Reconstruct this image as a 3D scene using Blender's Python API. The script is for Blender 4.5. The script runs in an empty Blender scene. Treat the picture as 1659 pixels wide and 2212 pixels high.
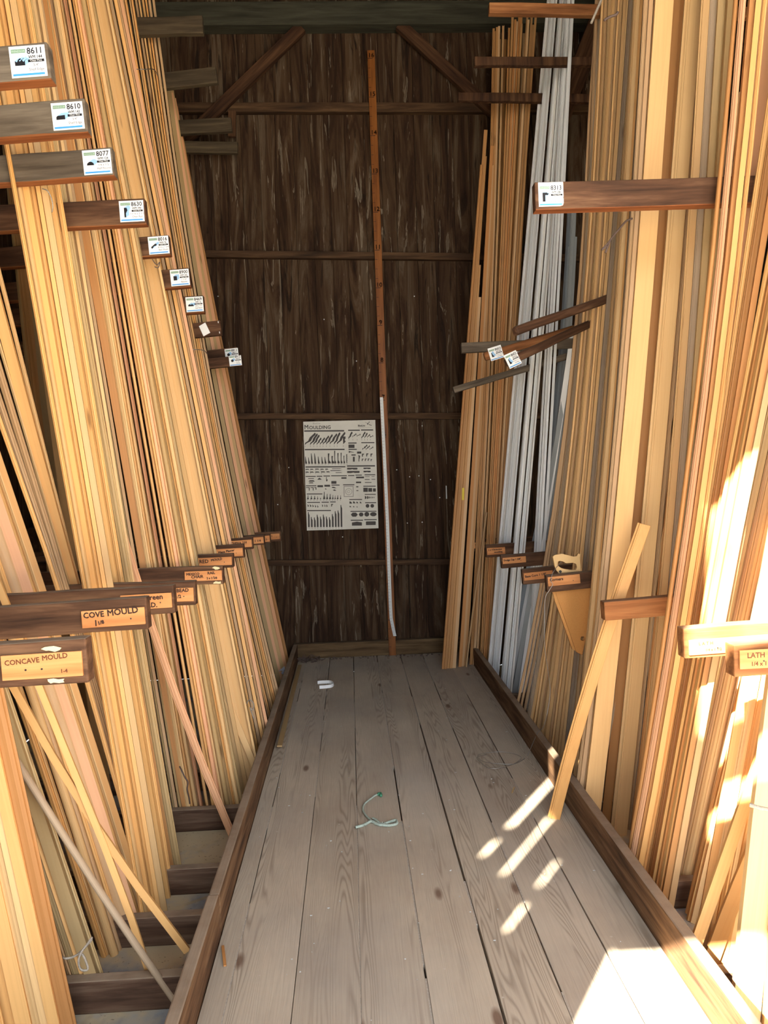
import bpy, math, random
from mathutils import Vector, Matrix
from mathutils.geometry import tessellate_polygon
R = random.Random(7)
C = bpy.context.scene.collection

# ------------------------------------------------------------------ camera
F, CX, CY, H = 1597.0, 829.5, 1106.0, 1.5
_r = math.radians(1.9)
_v = Vector(((755 - CX) / F, -(1032 - CY) / F, -1.0))
_u = Vector((-math.sin(_r), math.cos(_r), _v.x * -math.sin(_r) + _v.y * math.cos(_r)))
_v.normalize(); _u.normalize()
_x = _v.cross(_u)
M3 = Matrix((_x, _v, _u))                      # world = M3 @ camera
CAMP = Vector((0, 0, H))
def ray(px, py): return M3 @ Vector(((px - CX) / F, -(py - CY) / F, -1.0))
def P(px, py, ax, val):
    d = ray(px, py); t = (val - CAMP[ax]) / d[ax]
    return CAMP + d * t
def proj(p):
    c = M3.transposed() @ (Vector(p) - CAMP)
    return (CX + F * c.x / -c.z, CY - F * c.y / -c.z)
cam = bpy.data.cameras.new('camera'); cam.sensor_fit = 'VERTICAL'; cam.sensor_height = 36; cam.sensor_width = 27
cam.lens = 36 * F / 2212; cam.clip_start = .05; cam.clip_end = 200
co = bpy.data.objects.new('camera', cam); C.objects.link(co)
co.matrix_world = Matrix.Translation(CAMP) @ M3.to_4x4()
bpy.context.scene.camera = co

# ------------------------------------------------------------------ materials
def srgb(r, g, b):
    f = lambda c: (c / 255 / 12.92) if c / 255 <= .04045 else ((c / 255 + .055) / 1.055) ** 2.4
    return (f(r), f(g), f(b), 1)
class NT:
    def __init__(s, name):
        s.m = bpy.data.materials.new(name); s.m.use_nodes = True
        s.t = s.m.node_tree; s.N = s.t.nodes; s.L = s.t.links
        s.b = s.N['Principled BSDF']
    def n(s, typ, **k):
        o = s.N.new(typ)
        for a, v in k.items():
            if a.startswith('i_'):
                key = a[2:]
                o.inputs[int(key) if key.isdigit() else key.replace('_', ' ')].default_value = v
            else: setattr(o, a, v)
        return o
    def l(s, a, b): s.L.new(a, b)
    def math(s, op, a, b=None):
        o = s.n('ShaderNodeMath', operation=op)
        for i, v in enumerate((a, b)):
            if v is None: continue
            if isinstance(v, (int, float)): o.inputs[i].default_value = v
            else: s.l(v, o.inputs[i])
        return o.outputs[0]
    def mix(s, f, a, b, mode='MIX'):
        o = s.n('ShaderNodeMix', data_type='RGBA', blend_type=mode)
        for sock, v in ((o.inputs[0], f), (o.inputs[6], a), (o.inputs[7], b)):
            if isinstance(v, (int, float, tuple)): sock.default_value = v
            else: s.l(v, sock)
        return o.outputs[2]
    def ramp(s, f, stops, interp='LINEAR'):
        o = s.n('ShaderNodeValToRGB'); e = o.color_ramp; e.interpolation = interp
        while len(e.elements) > 1: e.elements.remove(e.elements[-1])
        e.elements[0].position = stops[0][0]; e.elements[0].color = stops[0][1]
        for p, c in stops[1:]:
            x = e.elements.new(p); x.color = c
        s.l(f, o.inputs[0]); return o.outputs[0]
    def noise(s, vec, scale, detail=3, rough=.5, dist=0):
        o = s.n('ShaderNodeTexNoise'); s.l(vec, o.inputs['Vector'])
        o.inputs['Scale'].default_value = scale; o.inputs['Detail'].default_value = detail
        o.inputs['Roughness'].default_value = rough; o.inputs['Distortion'].default_value = dist
        return o.outputs['Fac']
    def mapped(s, vec, scale, off=None):
        o = s.n('ShaderNodeMapping'); s.l(vec, o.inputs[0]); o.inputs['Scale'].default_value = scale
        if off is not None: s.l(off, o.inputs['Location'])
        return o.outputs[0]
    def obj(s): return s.n('ShaderNodeTexCoord').outputs['Object']
    def rnd(s): return s.n('ShaderNodeObjectInfo').outputs['Random']
    def bump(s, h, strength=.2, dist=.002):
        o = s.n('ShaderNodeBump'); o.inputs['Strength'].default_value = strength; o.inputs['Distance'].default_value = dist
        s.l(h, o.inputs['Height']); s.l(o.outputs[0], s.b.inputs['Normal'])
W4 = lambda v: (v, v, v, 1)
def flat(name, col, rough=.6, metal=0, spec=.3):
    t = NT(name); t.b.inputs['Base Color'].default_value = col
    t.b.inputs['Roughness'].default_value = rough; t.b.inputs['Metallic'].default_value = metal
    t.b.inputs['Specular IOR Level'].default_value = spec
    return t.m
def speck(name, col, amt=.25, scale=30, rough=.7):
    t = NT(name); f = t.noise(t.obj(), scale, 3)
    d = tuple(c * (1 - amt) for c in col[:3]) + (1,)
    t.l(t.ramp(f, [(.3, d), (.65, col)]), t.b.inputs['Base Color']); t.b.inputs['Roughness'].default_value = rough
    return t.m

def pine(name, col, dark, grain=.5, knots=True):
    """milled pine: grain along local Z, tone varies strip to strip"""
    t = NT(name); o = t.obj(); r = t.rnd()
    off = t.n('ShaderNodeCombineXYZ'); t.l(t.math('MULTIPLY', r, 37.0), off.inputs[0]); t.l(t.math('MULTIPLY', r, 91.0), off.inputs[2])
    v = t.mapped(o, (16, 16, .42), off.outputs[0])
    n1 = t.noise(v, 1.0, 2)
    ring = t.math('PINGPONG', t.math('MULTIPLY', n1, 13.0), .5)
    ring = t.ramp(ring, [(.0, W4(1)), (.22, W4(.35)), (.5, W4(0))])
    fine = t.noise(t.mapped(o, (420, 420, 5), off.outputs[0]), 1.0, 2)
    base = t.ramp(r, [(0, tuple(a * .70 for a in col[:3]) + (1,)), (.35, col), (.6, tuple(min(1, a * 1.08) for a in col[:3]) + (1,)), (.8, tuple(a * b for a, b in zip(col[:3], (.92, .86, .78))) + (1,)), (1, tuple(a * b for a, b in zip(col[:3], (.66, .66, .70))) + (1,))])
    c = t.mix(t.math('MULTIPLY', ring, grain * .26), base, dark)
    c = t.mix(t.math('MULTIPLY', fine, .14 if knots else .3), c, dark)
    if knots:
        vo = t.n('ShaderNodeTexVoronoi'); t.l(t.mapped(o, (9, 9, 1.6), off.outputs[0]), vo.inputs['Vector']); vo.inputs['Scale'].default_value = 1
        kn = t.ramp(vo.outputs['Distance'], [(.03, W4(1)), (.085, W4(0))])
        c = t.mix(t.math('MULTIPLY', kn, .75), c, (.12, .055, .02, 1))
    blotch = t.noise(t.mapped(o, (3, 3, 1.3), off.outputs[0]), 1.0, 2)
    c = t.mix(t.math('MULTIPLY', t.ramp(blotch, [(.45, W4(0)), (.75, W4(1))]), .35 if knots else .04), c, tuple(a * b for a, b in zip(col[:3], (.78, .66, .5))) + (1,))
    t.l(c, t.b.inputs['Base Color']); t.b.inputs['Roughness'].default_value = .55; t.b.inputs['Specular IOR Level'].default_value = .25
    t.bump(fine, .06, .001)
    return t.m
MP = dict(
    pale=pine('pale_pine', srgb(222, 184, 130), srgb(170, 118, 66)),
    honey=pine('honey_pine', srgb(224, 174, 110), srgb(170, 112, 56)),
    amber=pine('amber_pine', srgb(190, 136, 82), srgb(124, 78, 38)),
    pink=pine('pinkish_pine', srgb(218, 166, 124), srgb(176, 112, 80)),
    tan=pine('tan_pine', srgb(198, 162, 120), srgb(146, 108, 72)),
    olive=pine('olive_pine', srgb(190, 160, 112), srgb(136, 106, 66)),
    grey=pine('greyed_pine', srgb(168, 146, 120), srgb(112, 92, 72)),
    white=pine('white_primed', srgb(236, 236, 234), srgb(206, 208, 210), .15, False),
    bluegrey=pine('grey_primed', srgb(160, 168, 174), srgb(120, 128, 132), .15, False),
    brown=pine('brown_pine', srgb(180, 134, 84), srgb(116, 78, 42)))
TONE = dict(pale='pale', honey='honey-gold', amber='amber-brown', pink='pinkish', tan='tan', olive='olive-tinged', grey='greyed', white='white-primed', bluegrey='grey-primed', brown='dun-brown')

def oldwood(name, c1, c2, c3, dust=0, axis=0, sc=1, rough=.8):
    """weathered sawn timber, grain along the given local axis"""
    t = NT(name); o = t.obj(); r = t.rnd()
    off = t.n('ShaderNodeCombineXYZ'); t.l(t.math('MULTIPLY', r, 53.0), off.inputs[1])
    s1 = [26 * sc] * 3; s1[axis] = 2.2 * sc; s2 = [160 * sc] * 3; s2[axis] = 6 * sc
    n1 = t.noise(t.mapped(o, tuple(s1), off.outputs[0]), 1, 5, .6, .4); n2 = t.noise(t.mapped(o, tuple(s2), off.outputs[0]), 1, 3)
    n3 = t.noise(t.mapped(o, (6, 6, 6), off.outputs[0]), 1, 4, .6)
    c = t.ramp(n1, [(.3, c1), (.5, c2), (.72, c3)])
    c = t.mix(t.math('MULTIPLY', n2, .5), c, c1)
    if dust:
        g = t.n('ShaderNodeNewGeometry'); sp = t.n('ShaderNodeSeparateXYZ'); t.l(g.outputs['Normal'], sp.inputs[0])
        top = t.ramp(sp.outputs[2], [(.5, W4(0)), (.95, W4(1))])
        c = t.mix(t.math('MULTIPLY', top, t.math('MULTIPLY', t.ramp(n3, [(.25, W4(.4)), (.6, W4(1))]), dust)), c, srgb(150, 132, 112))
    t.l(c, t.b.inputs['Base Color']); t.b.inputs['Roughness'].default_value = rough; t.b.inputs['Specular IOR Level'].default_value = .2
    t.bump(t.math('ADD', n1, t.math('MULTIPLY', n2, .5)), .5, .003)
    return t.m
M_ARM = oldwood('old_arm_wood', srgb(46, 30, 20), srgb(86, 58, 40), srgb(126, 92, 66), .8, 0)
M_ARMG = oldwood('grey_arm_wood', srgb(70, 60, 50), srgb(104, 92, 78), srgb(138, 124, 106), .6, 0)
M_ARMO = oldwood('orange_arm_wood', srgb(92, 56, 30), srgb(142, 92, 54), srgb(176, 124, 78), .5, 0)
M_UNDER = oldwood('bounce_lit_arm_edge', srgb(92, 50, 26), srgb(134, 78, 42), srgb(160, 104, 62), 0, 0)  # orange of sunlight bounced from below, painted into the underside colour
M_PLATE = oldwood('plate_wood', srgb(160, 100, 56), srgb(204, 140, 86), srgb(220, 158, 104), 0, 0, .8, .6)
M_JOIST = oldwood('joist_wood', srgb(52, 36, 26), srgb(92, 68, 52), srgb(132, 108, 88), 1.0, 0)
M_KERB = oldwood('kerb_wood', srgb(60, 42, 28), srgb(112, 82, 56), srgb(150, 118, 86), 1.0, 1)
M_TRIM = oldwood('wall_rail_wood', srgb(38, 26, 16), srgb(72, 50, 32), srgb(104, 78, 52), .3, 0)
M_ROOF = oldwood('roof_board_wood', srgb(30, 22, 16), srgb(52, 40, 30), srgb(74, 60, 46), 0, 1)
M_BRACE = oldwood('brace_wood', srgb(36, 22, 14), srgb(74, 48, 30), srgb(104, 74, 48), .3, 2)
M_ARMT = oldwood('high_arm_wood', srgb(44, 36, 26), srgb(74, 62, 46), srgb(98, 84, 62), .4, 0)
M_GREYB = oldwood('grey_beam_wood', srgb(40, 38, 30), srgb(62, 60, 48), srgb(78, 76, 62), .2, 0)
M_RULER = oldwood('ruler_wood', srgb(92, 50, 18), srgb(128, 76, 30), srgb(150, 94, 42), 0, 2, 1, .5)
M_SLEEVE = pine('sleeve_wood', srgb(196, 142, 80), srgb(150, 96, 46), .6, False)
M_HANDLE = pine('saw_handle_wood', srgb(224, 186, 130), srgb(190, 146, 92), .4, False)
M_WHITE = flat('white_card', srgb(238, 238, 236), .45)
M_BLACK = flat('black_ink', srgb(28, 26, 30), .6)
M_INK = flat('faded_ink', srgb(92, 50, 26), .7)
M_MARK = flat('marker_ink', srgb(52, 32, 22), .7)
M_GREY = flat('grey_ink', srgb(120, 118, 122), .6)
M_BLUE = flat('blue_band', srgb(70, 150, 215), .5)
M_LBLUE = flat('light_blue_tint', srgb(150, 190, 225), .5)
M_GREEN = flat('green_badge', srgb(120, 150, 125), .5)
M_GREENL = flat('badge_lettering', srgb(190, 205, 190), .5)
M_PAPER = speck('chart_paper', srgb(206, 202, 190), .12, 6)
M_CINK = flat('chart_ink', srgb(62, 56, 52), .6)
M_CINK2 = flat('chart_grey_ink', srgb(140, 134, 126), .6)
M_TAPE = flat('white_tape', srgb(200, 202, 198), .4)
M_TWINE = speck('twine_fibre', srgb(168, 156, 140), .4, 300, .9)
M_TWINED = speck('dark_twine', srgb(92, 74, 66), .4, 300, .9)
M_ROPE = speck('pale_green_rope', srgb(176, 190, 176), .45, 240, .9)
M_ROPEG = flat('green_rope_end', srgb(70, 130, 100), .8)
M_WIRE = flat('wire_metal', srgb(170, 168, 164), .4, .8)
M_STEEL = flat('dark_steel', srgb(70, 66, 62), .45, .9)
M_PLASTIC = flat('clear_plastic', srgb(190, 195, 205), .15, 0, .8)
M_YELLOW = flat('yellow_tag', srgb(200, 175, 40), .5)
M_BARK = speck('bark', srgb(90, 76, 60), .4, 12)
M_LEAF = speck('leaf_green', srgb(82, 112, 52), .3, 4)

# deck boards
def deck_mat():
    t = NT('dusty_deck_boards'); o = t.obj()
    at = t.n('ShaderNodeAttribute', attribute_name='rnd'); a = at.outputs['Fac']
    off = t.n('ShaderNodeCombineXYZ'); t.l(t.math('MULTIPLY', a, 71.0), off.inputs[0]); t.l(t.math('MULTIPLY', a, 33.0), off.inputs[1])
    v = t.mapped(o, (9, .5, 9), off.outputs[0]); n1 = t.noise(v, 1, 2, .4)
    ring = t.math('PINGPONG', t.math('MULTIPLY', n1, 34.0), .5)
    ringm = t.ramp(ring, [(.0, W4(1)), (.12, W4(.6)), (.30, W4(0))])
    mask = t.ramp(t.noise(t.mapped(o, (10, .35, 9), off.outputs[0]), 1, 1), [(.50, W4(.08)), (.60, W4(1))])
    fine = t.noise(t.mapped(o, (240, 6, 240), off.outputs[0]), 1, 3)
    dirt = t.noise(t.mapped(o, (2.2, 1.3, 2), off.outputs[0]), 1, 5, .6)
    big = t.noise(t.mapped(o, (1.1, .8, 1)), 1, 3)
    base = t.ramp(a, [(0, srgb(194, 180, 158)), (.5, srgb(204, 190, 168)), (1, srgb(190, 178, 160))])
    c = t.mix(t.ramp(dirt, [(.35, W4(0)), (.75, W4(.6))]), base, srgb(146, 130, 116))
    c = t.mix(t.math('MULTIPLY', t.math('MULTIPLY', ringm, mask), .45), c, srgb(98, 78, 60))
    c = t.mix(t.math('MULTIPLY', fine, .3), c, srgb(104, 90, 78))
    c = t.mix(t.ramp(big, [(.45, W4(0)), (.7, W4(.45))]), c, srgb(160, 156, 150))
    vo = t.n('ShaderNodeTexVoronoi'); t.l(t.mapped(o, (5.2, 1.9, 5), off.outputs[0]), vo.inputs['Vector']); vo.inputs['Scale'].default_value = 1
    kn = t.ramp(vo.outputs['Distance'], [(.05, W4(.8)), (.1, W4(0))])
    c = t.mix(kn, c, srgb(96, 66, 48))
    sp = t.n('ShaderNodeTexVoronoi'); t.l(o, sp.inputs['Vector']); sp.inputs['Scale'].default_value = 9
    dots = t.ramp(sp.outputs['Distance'], [(.035, W4(.8)), (.05, W4(0))])
    c = t.mix(dots, c, srgb(190, 180, 166))
    t.l(c, t.b.inputs['Base Color']); t.b.inputs['Roughness'].default_value = .75; t.b.inputs['Specular IOR Level'].default_value = .25
    t.bump(t.math('SUBTRACT', fine, t.math('MULTIPLY', ringm, .4)), .35, .002)
    return t.m
def wall_mat(name, dark=1.0, axis=2):
    t = NT(name); o = t.obj()
    at = t.n('ShaderNodeAttribute', attribute_name='rnd'); a = at.outputs['Fac']
    off = t.n('ShaderNodeCombineXYZ'); t.l(t.math('MULTIPLY', a, 61.0), off.inputs[0]); t.l(t.math('MULTIPLY', a, 17.0), off.inputs[2])
    n1 = t.noise(t.mapped(o, (11, 11, 1.0), off.outputs[0]), 1, 6, .65, 1.2)
    n2 = t.noise(t.mapped(o, (15, 15, 1.15), off.outputs[0]), 1, 4, .62, 1.6)
    fine = t.noise(t.mapped(o, (220, 220, 7), off.outputs[0]), 1, 3)
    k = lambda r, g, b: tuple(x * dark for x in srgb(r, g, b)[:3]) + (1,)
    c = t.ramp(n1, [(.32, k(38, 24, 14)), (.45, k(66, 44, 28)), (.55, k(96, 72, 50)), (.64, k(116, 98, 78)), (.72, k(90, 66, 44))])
    pale = t.ramp(n2, [(.625, W4(0)), (.645, W4(.9)), (.665, W4(.4)), (.70, W4(.4)), (.74, W4(0))])
    c = t.mix(t.math('MULTIPLY', pale, .85), c, k(182, 166, 142))
    blk = t.ramp(n2, [(.34, W4(1)), (.43, W4(0))])
    c = t.mix(t.math('MULTIPLY', blk, .85), c, k(20, 13, 8))
    c = t.mix(t.math('MULTIPLY', fine, .35), c, k(30, 20, 12))
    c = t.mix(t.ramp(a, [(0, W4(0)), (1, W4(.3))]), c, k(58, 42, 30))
    t.l(c, t.b.inputs['Base Color']); t.b.inputs['Roughness'].default_value = .85; t.b.inputs['Specular IOR Level'].default_value = .15
    t.bump(t.math('ADD', n1, t.math('MULTIPLY', fine, .4)), .7, .006)
    return t.m
def stone_mat():
    t = NT('stone_slab_floor'); o = t.obj()
    vo = t.n('ShaderNodeTexVoronoi', feature='DISTANCE_TO_EDGE'); t.l(t.mapped(o, (3.3, 4.2, 3)), vo.inputs['Vector']); vo.inputs['Scale'].default_value = 1
    n = t.noise(o, 9, 5, .6); n2 = t.noise(o, 2.6, 4, .6)
    c = t.ramp(n, [(.3, srgb(120, 124, 128)), (.6, srgb(158, 160, 160))])
    c = t.mix(t.ramp(vo.outputs['Distance'], [(.02, W4(.8)), (.05, W4(0))]), c, srgb(150, 134, 108))
    c = t.mix(t.ramp(n2, [(.44, W4(0)), (.54, W4(.95))]), c, srgb(196, 176, 140))
    dots = t.ramp(t.noise(o, 90, 2), [(.68, W4(0)), (.72, W4(.6))])
    c = t.mix(dots, c, srgb(60, 48, 38))
    t.l(c, t.b.inputs['Base Color']); t.b.inputs['Roughness'].default_value = .9
    t.bump(t.math('ADD', n, vo.outputs['Distance']), .3, .01)
    return t.m
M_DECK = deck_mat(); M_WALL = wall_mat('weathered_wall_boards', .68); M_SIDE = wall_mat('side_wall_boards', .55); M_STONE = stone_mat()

# ------------------------------------------------------------------ mesh helpers
class MB:
    def __init__(s): s.v = []; s.f = []; s.r = []
    def quad_box(s, pts, rnd=0):      # 8 corners: bottom 4 ccw, top 4 ccw
        b = len(s.v); s.v += [tuple(p) for p in pts]
        for q in ((3, 2, 1, 0), (4, 5, 6, 7), (0, 1, 5, 4), (1, 2, 6, 5), (2, 3, 7, 6), (3, 0, 4, 7)):
            s.f.append(tuple(b + i for i in q)); s.r.append(rnd)
        return s
    def box(s, x0, x1, y0, y1, z0, z1, rnd=0):
        return s.quad_box([(x0, y0, z0), (x1, y0, z0), (x1, y1, z0), (x0, y1, z0), (x0, y0, z1), (x1, y0, z1), (x1, y1, z1), (x0, y1, z1)], rnd)
    def poly(s, pts, rnd=0):
        b = len(s.v); s.v += [tuple(p) for p in pts]; s.f.append(tuple(range(b, b + len(pts)))); s.r.append(rnd); return s
    def tube(s, pts, rad, n=6, rnd=0):
        pts = [Vector(p) for p in pts]; b0 = len(s.v); up = Vector((.13, .27, 1)).normalized()
        for i, p in enumerate(pts):
            d = (pts[min(i + 1, len(pts) - 1)] - pts[max(i - 1, 0)]).normalized()
            a = d.cross(up)
            if a.length < .05: a = d.cross(Vector((1, 0, 0)))
            a.normalize(); c = d.cross(a)
            for k in range(n):
                t = 2 * math.pi * k / n; s.v.append(tuple(p + (a * math.cos(t) + c * math.sin(t)) * rad))
        for i in range(len(pts) - 1):
            for k in range(n):
                s.f.append((b0 + i * n + k, b0 + i * n + (k + 1) % n, b0 + (i + 1) * n + (k + 1) % n, b0 + (i + 1) * n + k)); s.r.append(rnd)
        s.f.append(tuple(b0 + k for k in reversed(range(n)))); s.r.append(rnd)
        s.f.append(tuple(b0 + (len(pts) - 1) * n + k for k in range(n))); s.r.append(rnd)
        return s
    def build(s, name, mat, parent=None, smooth=False, bevel=0, loc=None):
        me = bpy.data.meshes.new(name); me.from_pydata(s.v, [], s.f); me.update()
        if any(s.r):
            at = me.attributes.new('rnd', 'FLOAT', 'FACE'); at.data.foreach_set('value', s.r)
        if smooth: me.polygons.foreach_set('use_smooth', [True] * len(me.polygons))
        me.materials.append(mat)
        o = bpy.data.objects.new(name, me); C.objects.link(o)
        if parent: o.parent = parent
        if loc is not None: o.location = loc
        if bevel:
            m = o.modifiers.new('bevel', 'BEVEL'); m.width = bevel; m.segments = 2; m.limit_method = 'ANGLE'
        return o
def tag(o, label=None, cat=None, group=None, kind=None):
    if label: o['label'] = label
    if cat: o['category'] = cat
    if group: o['group'] = group
    if kind: o['kind'] = kind
    return o
def empty(name, loc=(0, 0, 0), mat=None):
    o = bpy.data.objects.new(name, None); C.objects.link(o); o.empty_display_size = .05
    if mat is not None: o.matrix_world = mat
    else: o.location = loc
    return o
def struct(o): o['kind'] = 'structure'; return o
def text_geo(mb, s, x, y, size, z=0, align='CENTER', sx=1.0, rot=0, bold=0):
    if bold:
        for i_, (ax, ay) in enumerate(((0, 0), (1, .5), (-.9, -.6), (.5, -1), (-.4, 1))): text_geo(mb, s, x + ax * bold, y + ay * bold, size, z + i_ * 2e-5, align, sx, rot)
        return
    cu = bpy.data.curves.new('t', 'FONT'); cu.body = s; cu.size = size; cu.align_x = align; cu.resolution_u = 2
    o = bpy.data.objects.new('t', cu); C.objects.link(o)
    bpy.context.view_layer.update()
    ev = o.evaluated_get(bpy.context.evaluated_depsgraph_get()); me = ev.to_mesh()
    b = len(mb.v); ca, sa = math.cos(rot), math.sin(rot)
    for v in me.vertices:
        X, Y = v.co.x * sx, v.co.y
        mb.v.append((x + X * ca - Y * sa, y + X * sa + Y * ca, z))
    for p in me.polygons: mb.f.append(tuple(b + i for i in p.vertices)); mb.r.append(0)
    ev.to_mesh_clear(); bpy.data.objects.remove(o); bpy.data.curves.remove(cu)
def fillpoly(mb, outline, holes=(), th=0.0, z=0):
    """planar polygon with holes in XY, front at z+th, back at z"""
    loops = [[Vector((x, y, 0)) for x, y in outline]] + [[Vector((x, y, 0)) for x, y in h] for h in holes]
    tris = tessellate_polygon(loops); flatv = [v for l in loops for v in l]
    area = sum(flatv[i].x * flatv[(i + 1) % len(outline)].y - flatv[(i + 1) % len(outline)].x * flatv[i].y for i in range(len(outline)))
    b = len(mb.v); mb.v += [(v.x, v.y, z + th) for v in flatv]
    for t in tris:
        A, B, D = (flatv[i] for i in t)
        cr = (B.x - A.x) * (D.y - A.y) - (B.y - A.y) * (D.x - A.x)
        tt = t if cr > 0 else t[::-1]
        mb.f.append(tuple(b + i for i in tt)); mb.r.append(0)
        if th: mb.f.append(tuple(b + len(flatv) + i for i in tt[::-1])); mb.r.append(0)
    if th:
        mb.v += [(v.x, v.y, z) for v in flatv]; k = 0; n = len(flatv)
        for l in loops:
            m = len(l)
            for i in range(m):
                a, c = b + k + i, b + k + (i + 1) % m
                mb.f.append((a, c, c + n, a + n)); mb.r.append(0)
            k += m
# ------------------------------------------------------------------ setting
WL, WR, YB, ZS, ZR = -2.15, 2.6, 6.2, -.14, 5.75
mb = MB(); seams = [-.481, -.408, -.214, -.02, .175, .372, .56, .748, .925]
for a, b in zip(seams, seams[1:]):
    g = R.uniform(.0015, .004); zz = R.uniform(-.003, 0)
    sk = R.uniform(-.004, .004)
    mb.quad_box([(a + g, .15, -.035), (b - g, .15, -.035), (b - g, 6.19, -.035), (a + g, 6.19, -.035), (a + g + sk, .15, zz), (b - g, .15, zz), (b - g, 6.19, zz), (a + g, 6.19, zz)], R.uniform(.05, 1))
deck = struct(mb.build('floor', M_DECK, bevel=.0015))
mb = MB()
for sx_ in seams[1:-1]:
    y = 1.0
    while y < 6.1:
        ln_ = R.uniform(.05, .7)
        if R.random() < .6: mb.box(sx_ - .0028, sx_ + .0028, y, min(y + ln_, 6.1), -.02, -.0025)
        y += ln_
struct(mb.build('floor_seam_dust', speck('seam_dust', srgb(176, 166, 152), .3, 120)))
struct(MB().box(WL, WR, -.2, YB, ZS - .1, ZS).build('floor_stone', M_STONE))
mb = MB(); x = WL
while x < WR:                                                       # back wall boards
    w = R.uniform(.11, .17); dy = R.uniform(0, .012)
    mb.box(x + .0015, min(x + w, WR) - .0015, YB + dy, YB + .03 + dy, ZS, ZR, R.uniform(.05, 1)); x += w
mb.box(WL, WR, YB + .05, YB + .06, ZS, ZR, .3)
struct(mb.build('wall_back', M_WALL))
for nm, X0, s in (('wall_left', WL, -1), ('wall_right', WR, 1)):
    mb = MB(); y = -.2
    while y < YB + .1:
        w = R.uniform(.13, .2); d = R.uniform(0, .01)
        xa, xb = sorted((X0 + s * d, X0 + s * (.03 + d)))
        mb.box(xa, xb, y + .001, y + w - .001, ZS, ZR, R.uniform(.05, 1)); y += w
    xa, xb = sorted((X0 + s * .05, X0 + s * .06)); mb.box(xa, xb, -.2, YB + .1, ZS, ZR, .3)
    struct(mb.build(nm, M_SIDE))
mb = MB(); y = -.6
while y < YB + .1:
    w = R.uniform(.16, .22); mb.box(WL - .1, WR + .1, y + .002, y + w - .002, ZR, ZR + .03, R.uniform(.05, 1)); y += w
mb.box(WL - .1, WR + .1, -.6, YB + .1, ZR + .035, ZR + .05, .3)
struct(mb.build('ceiling', M_ROOF))
# open front: unseen board wall with slots cut to shape sun streaks, header, added shade bars
holes = [(-1.655, -1.619, 2.77, 3.42), (-1.652, -1.624, 2.58, 2.69), (-1.500, -1.474, 2.46, 2.84), (-1.324, -1.300, 2.38, 2.53), (-1.325, -1.299, 2.17, 2.30)]  # slots placed so the sun streaks fall on the deck
xs = sorted({WL - .12, -.92, *[h[0] for h in holes], *[h[1] for h in holes]}); zs = sorted({ZS, 5.75, *[h[2] for h in holes], *[h[3] for h in holes]})
mb = MB()
for xa, xb in zip(xs, xs[1:]):
    for za, zb in zip(zs, zs[1:]):
        cx, cz = (xa + xb) / 2, (za + zb) / 2
        if any(h[0] < cx < h[1] and h[2] < cz < h[3] for h in holes): continue
        mb.box(xa, xb, -.22, -.2, za, zb, .4)
mb.box(-.92, WR + .1, -.22, -.2, 3.75, 5.75, .6); mb.box(-.92, -.67, -.22, -.2, 2.3, 3.75, .5)  # header and upper jamb board sized to bound the sunlit area
struct(mb.build('wall_front_gobo', M_SIDE))
struct(MB().box(-.92, .1, -.24, -.2, 2.07, 2.50, .5).build('trim_1', M_SIDE))  # unseen bar added across the doorway to shade the strip feet
struct(MB().quad_box([(-.68, -.235, 2.62), (.2, -.235, 2.70), (.2, -.2, 2.70), (-.68, -.2, 2.62), (-.68, -.235, 2.80), (.2, -.235, 2.94), (.2, -.2, 2.94), (-.68, -.2, 2.80)], .5).build('trim_40', M_SIDE))  # unseen slanted bar added to throw a shadow band on the right rack
struct(MB().box(-30, 30, -40, -.22, -.42, -.3).build('ground', speck('pale_yard_paving', srgb(196, 190, 180), .15, 2)))
# wall rails, sill, braces on the back wall
def railseg(nm, pts, y0, y1, mat, h):
    (xa, za), (xb, zb) = pts
    mb = MB(); n = 10
    for i in range(n):
        a, b = i / n, (i + 1) / n; X0, X1 = xa + (xb - xa) * a, xa + (xb - xa) * b
        Z0, Z1 = za + (zb - za) * a, za + (zb - za) * b
        mb.quad_box([(X0, y0, Z0), (X1, y0, Z1), (X1, y1, Z1), (X0, y1, Z0), (X0, y0, Z0 + h), (X1, y0, Z1 + h), (X1, y1, Z1 + h), (X0, y1, Z0 + h)])
    return struct(mb.build(nm, mat))
def wz(px, py): p = P(px, py, 1, YB - .04); return (p.x, p.z)
def ext(p, q):
    s = (q[1] - p[1]) / (q[0] - p[0]); return ((WL + .01, p[1] + s * (WL + .01 - p[0])), (WR - .01, p[1] + s * (WR - .01 - p[0])))
railseg('trim_2', ext(wz(400, 68), wz(1050, 64)), YB - .12, YB, M_GREYB, .18)
railseg('trim_3', ext(wz(400, 243), wz(1050, 243)), YB - .05, YB, M_TRIM, .075)
railseg('trim_4', ext(wz(450, 556), wz(1015, 562)), YB - .05, YB, M_TRIM, .055)
railseg('trim_5', ext(wz(515, 906), wz(990, 905)), YB - .05, YB, M_TRIM, .05)
railseg('trim_6', ext(wz(585, 1222), wz(965, 1219)), YB - .05, YB, M_TRIM, .045)
struct(MB().box(-.52, .93, YB - .06, YB, .0, .125).build('trim_7', oldwood('sill_wood', srgb(60, 44, 26), srgb(98, 76, 50), srgb(130, 106, 74), .3, 0), bevel=.006))
def brace(nm, p, q, w, y0, y1):
    a, b = Vector((p[0], 0, p[1])), Vector((q[0], 0, q[1])); d = (b - a).normalized(); s = Vector((-d.z, 0, d.x)) * w / 2
    L = (b - a).length; mb = MB().box(-w / 2, w / 2, y0, y1, 0, L)
    o = struct(mb.build(nm, M_BRACE, bevel=.003)); o.matrix_world = Matrix.Translation((a.x, 0, a.z)) @ Matrix.Rotation(math.atan2(d.x, d.z), 4, 'Y'); return o
brace('trim_8', wz(360, 350), wz(652, 66), .09, YB - .1, YB - .05)
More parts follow.
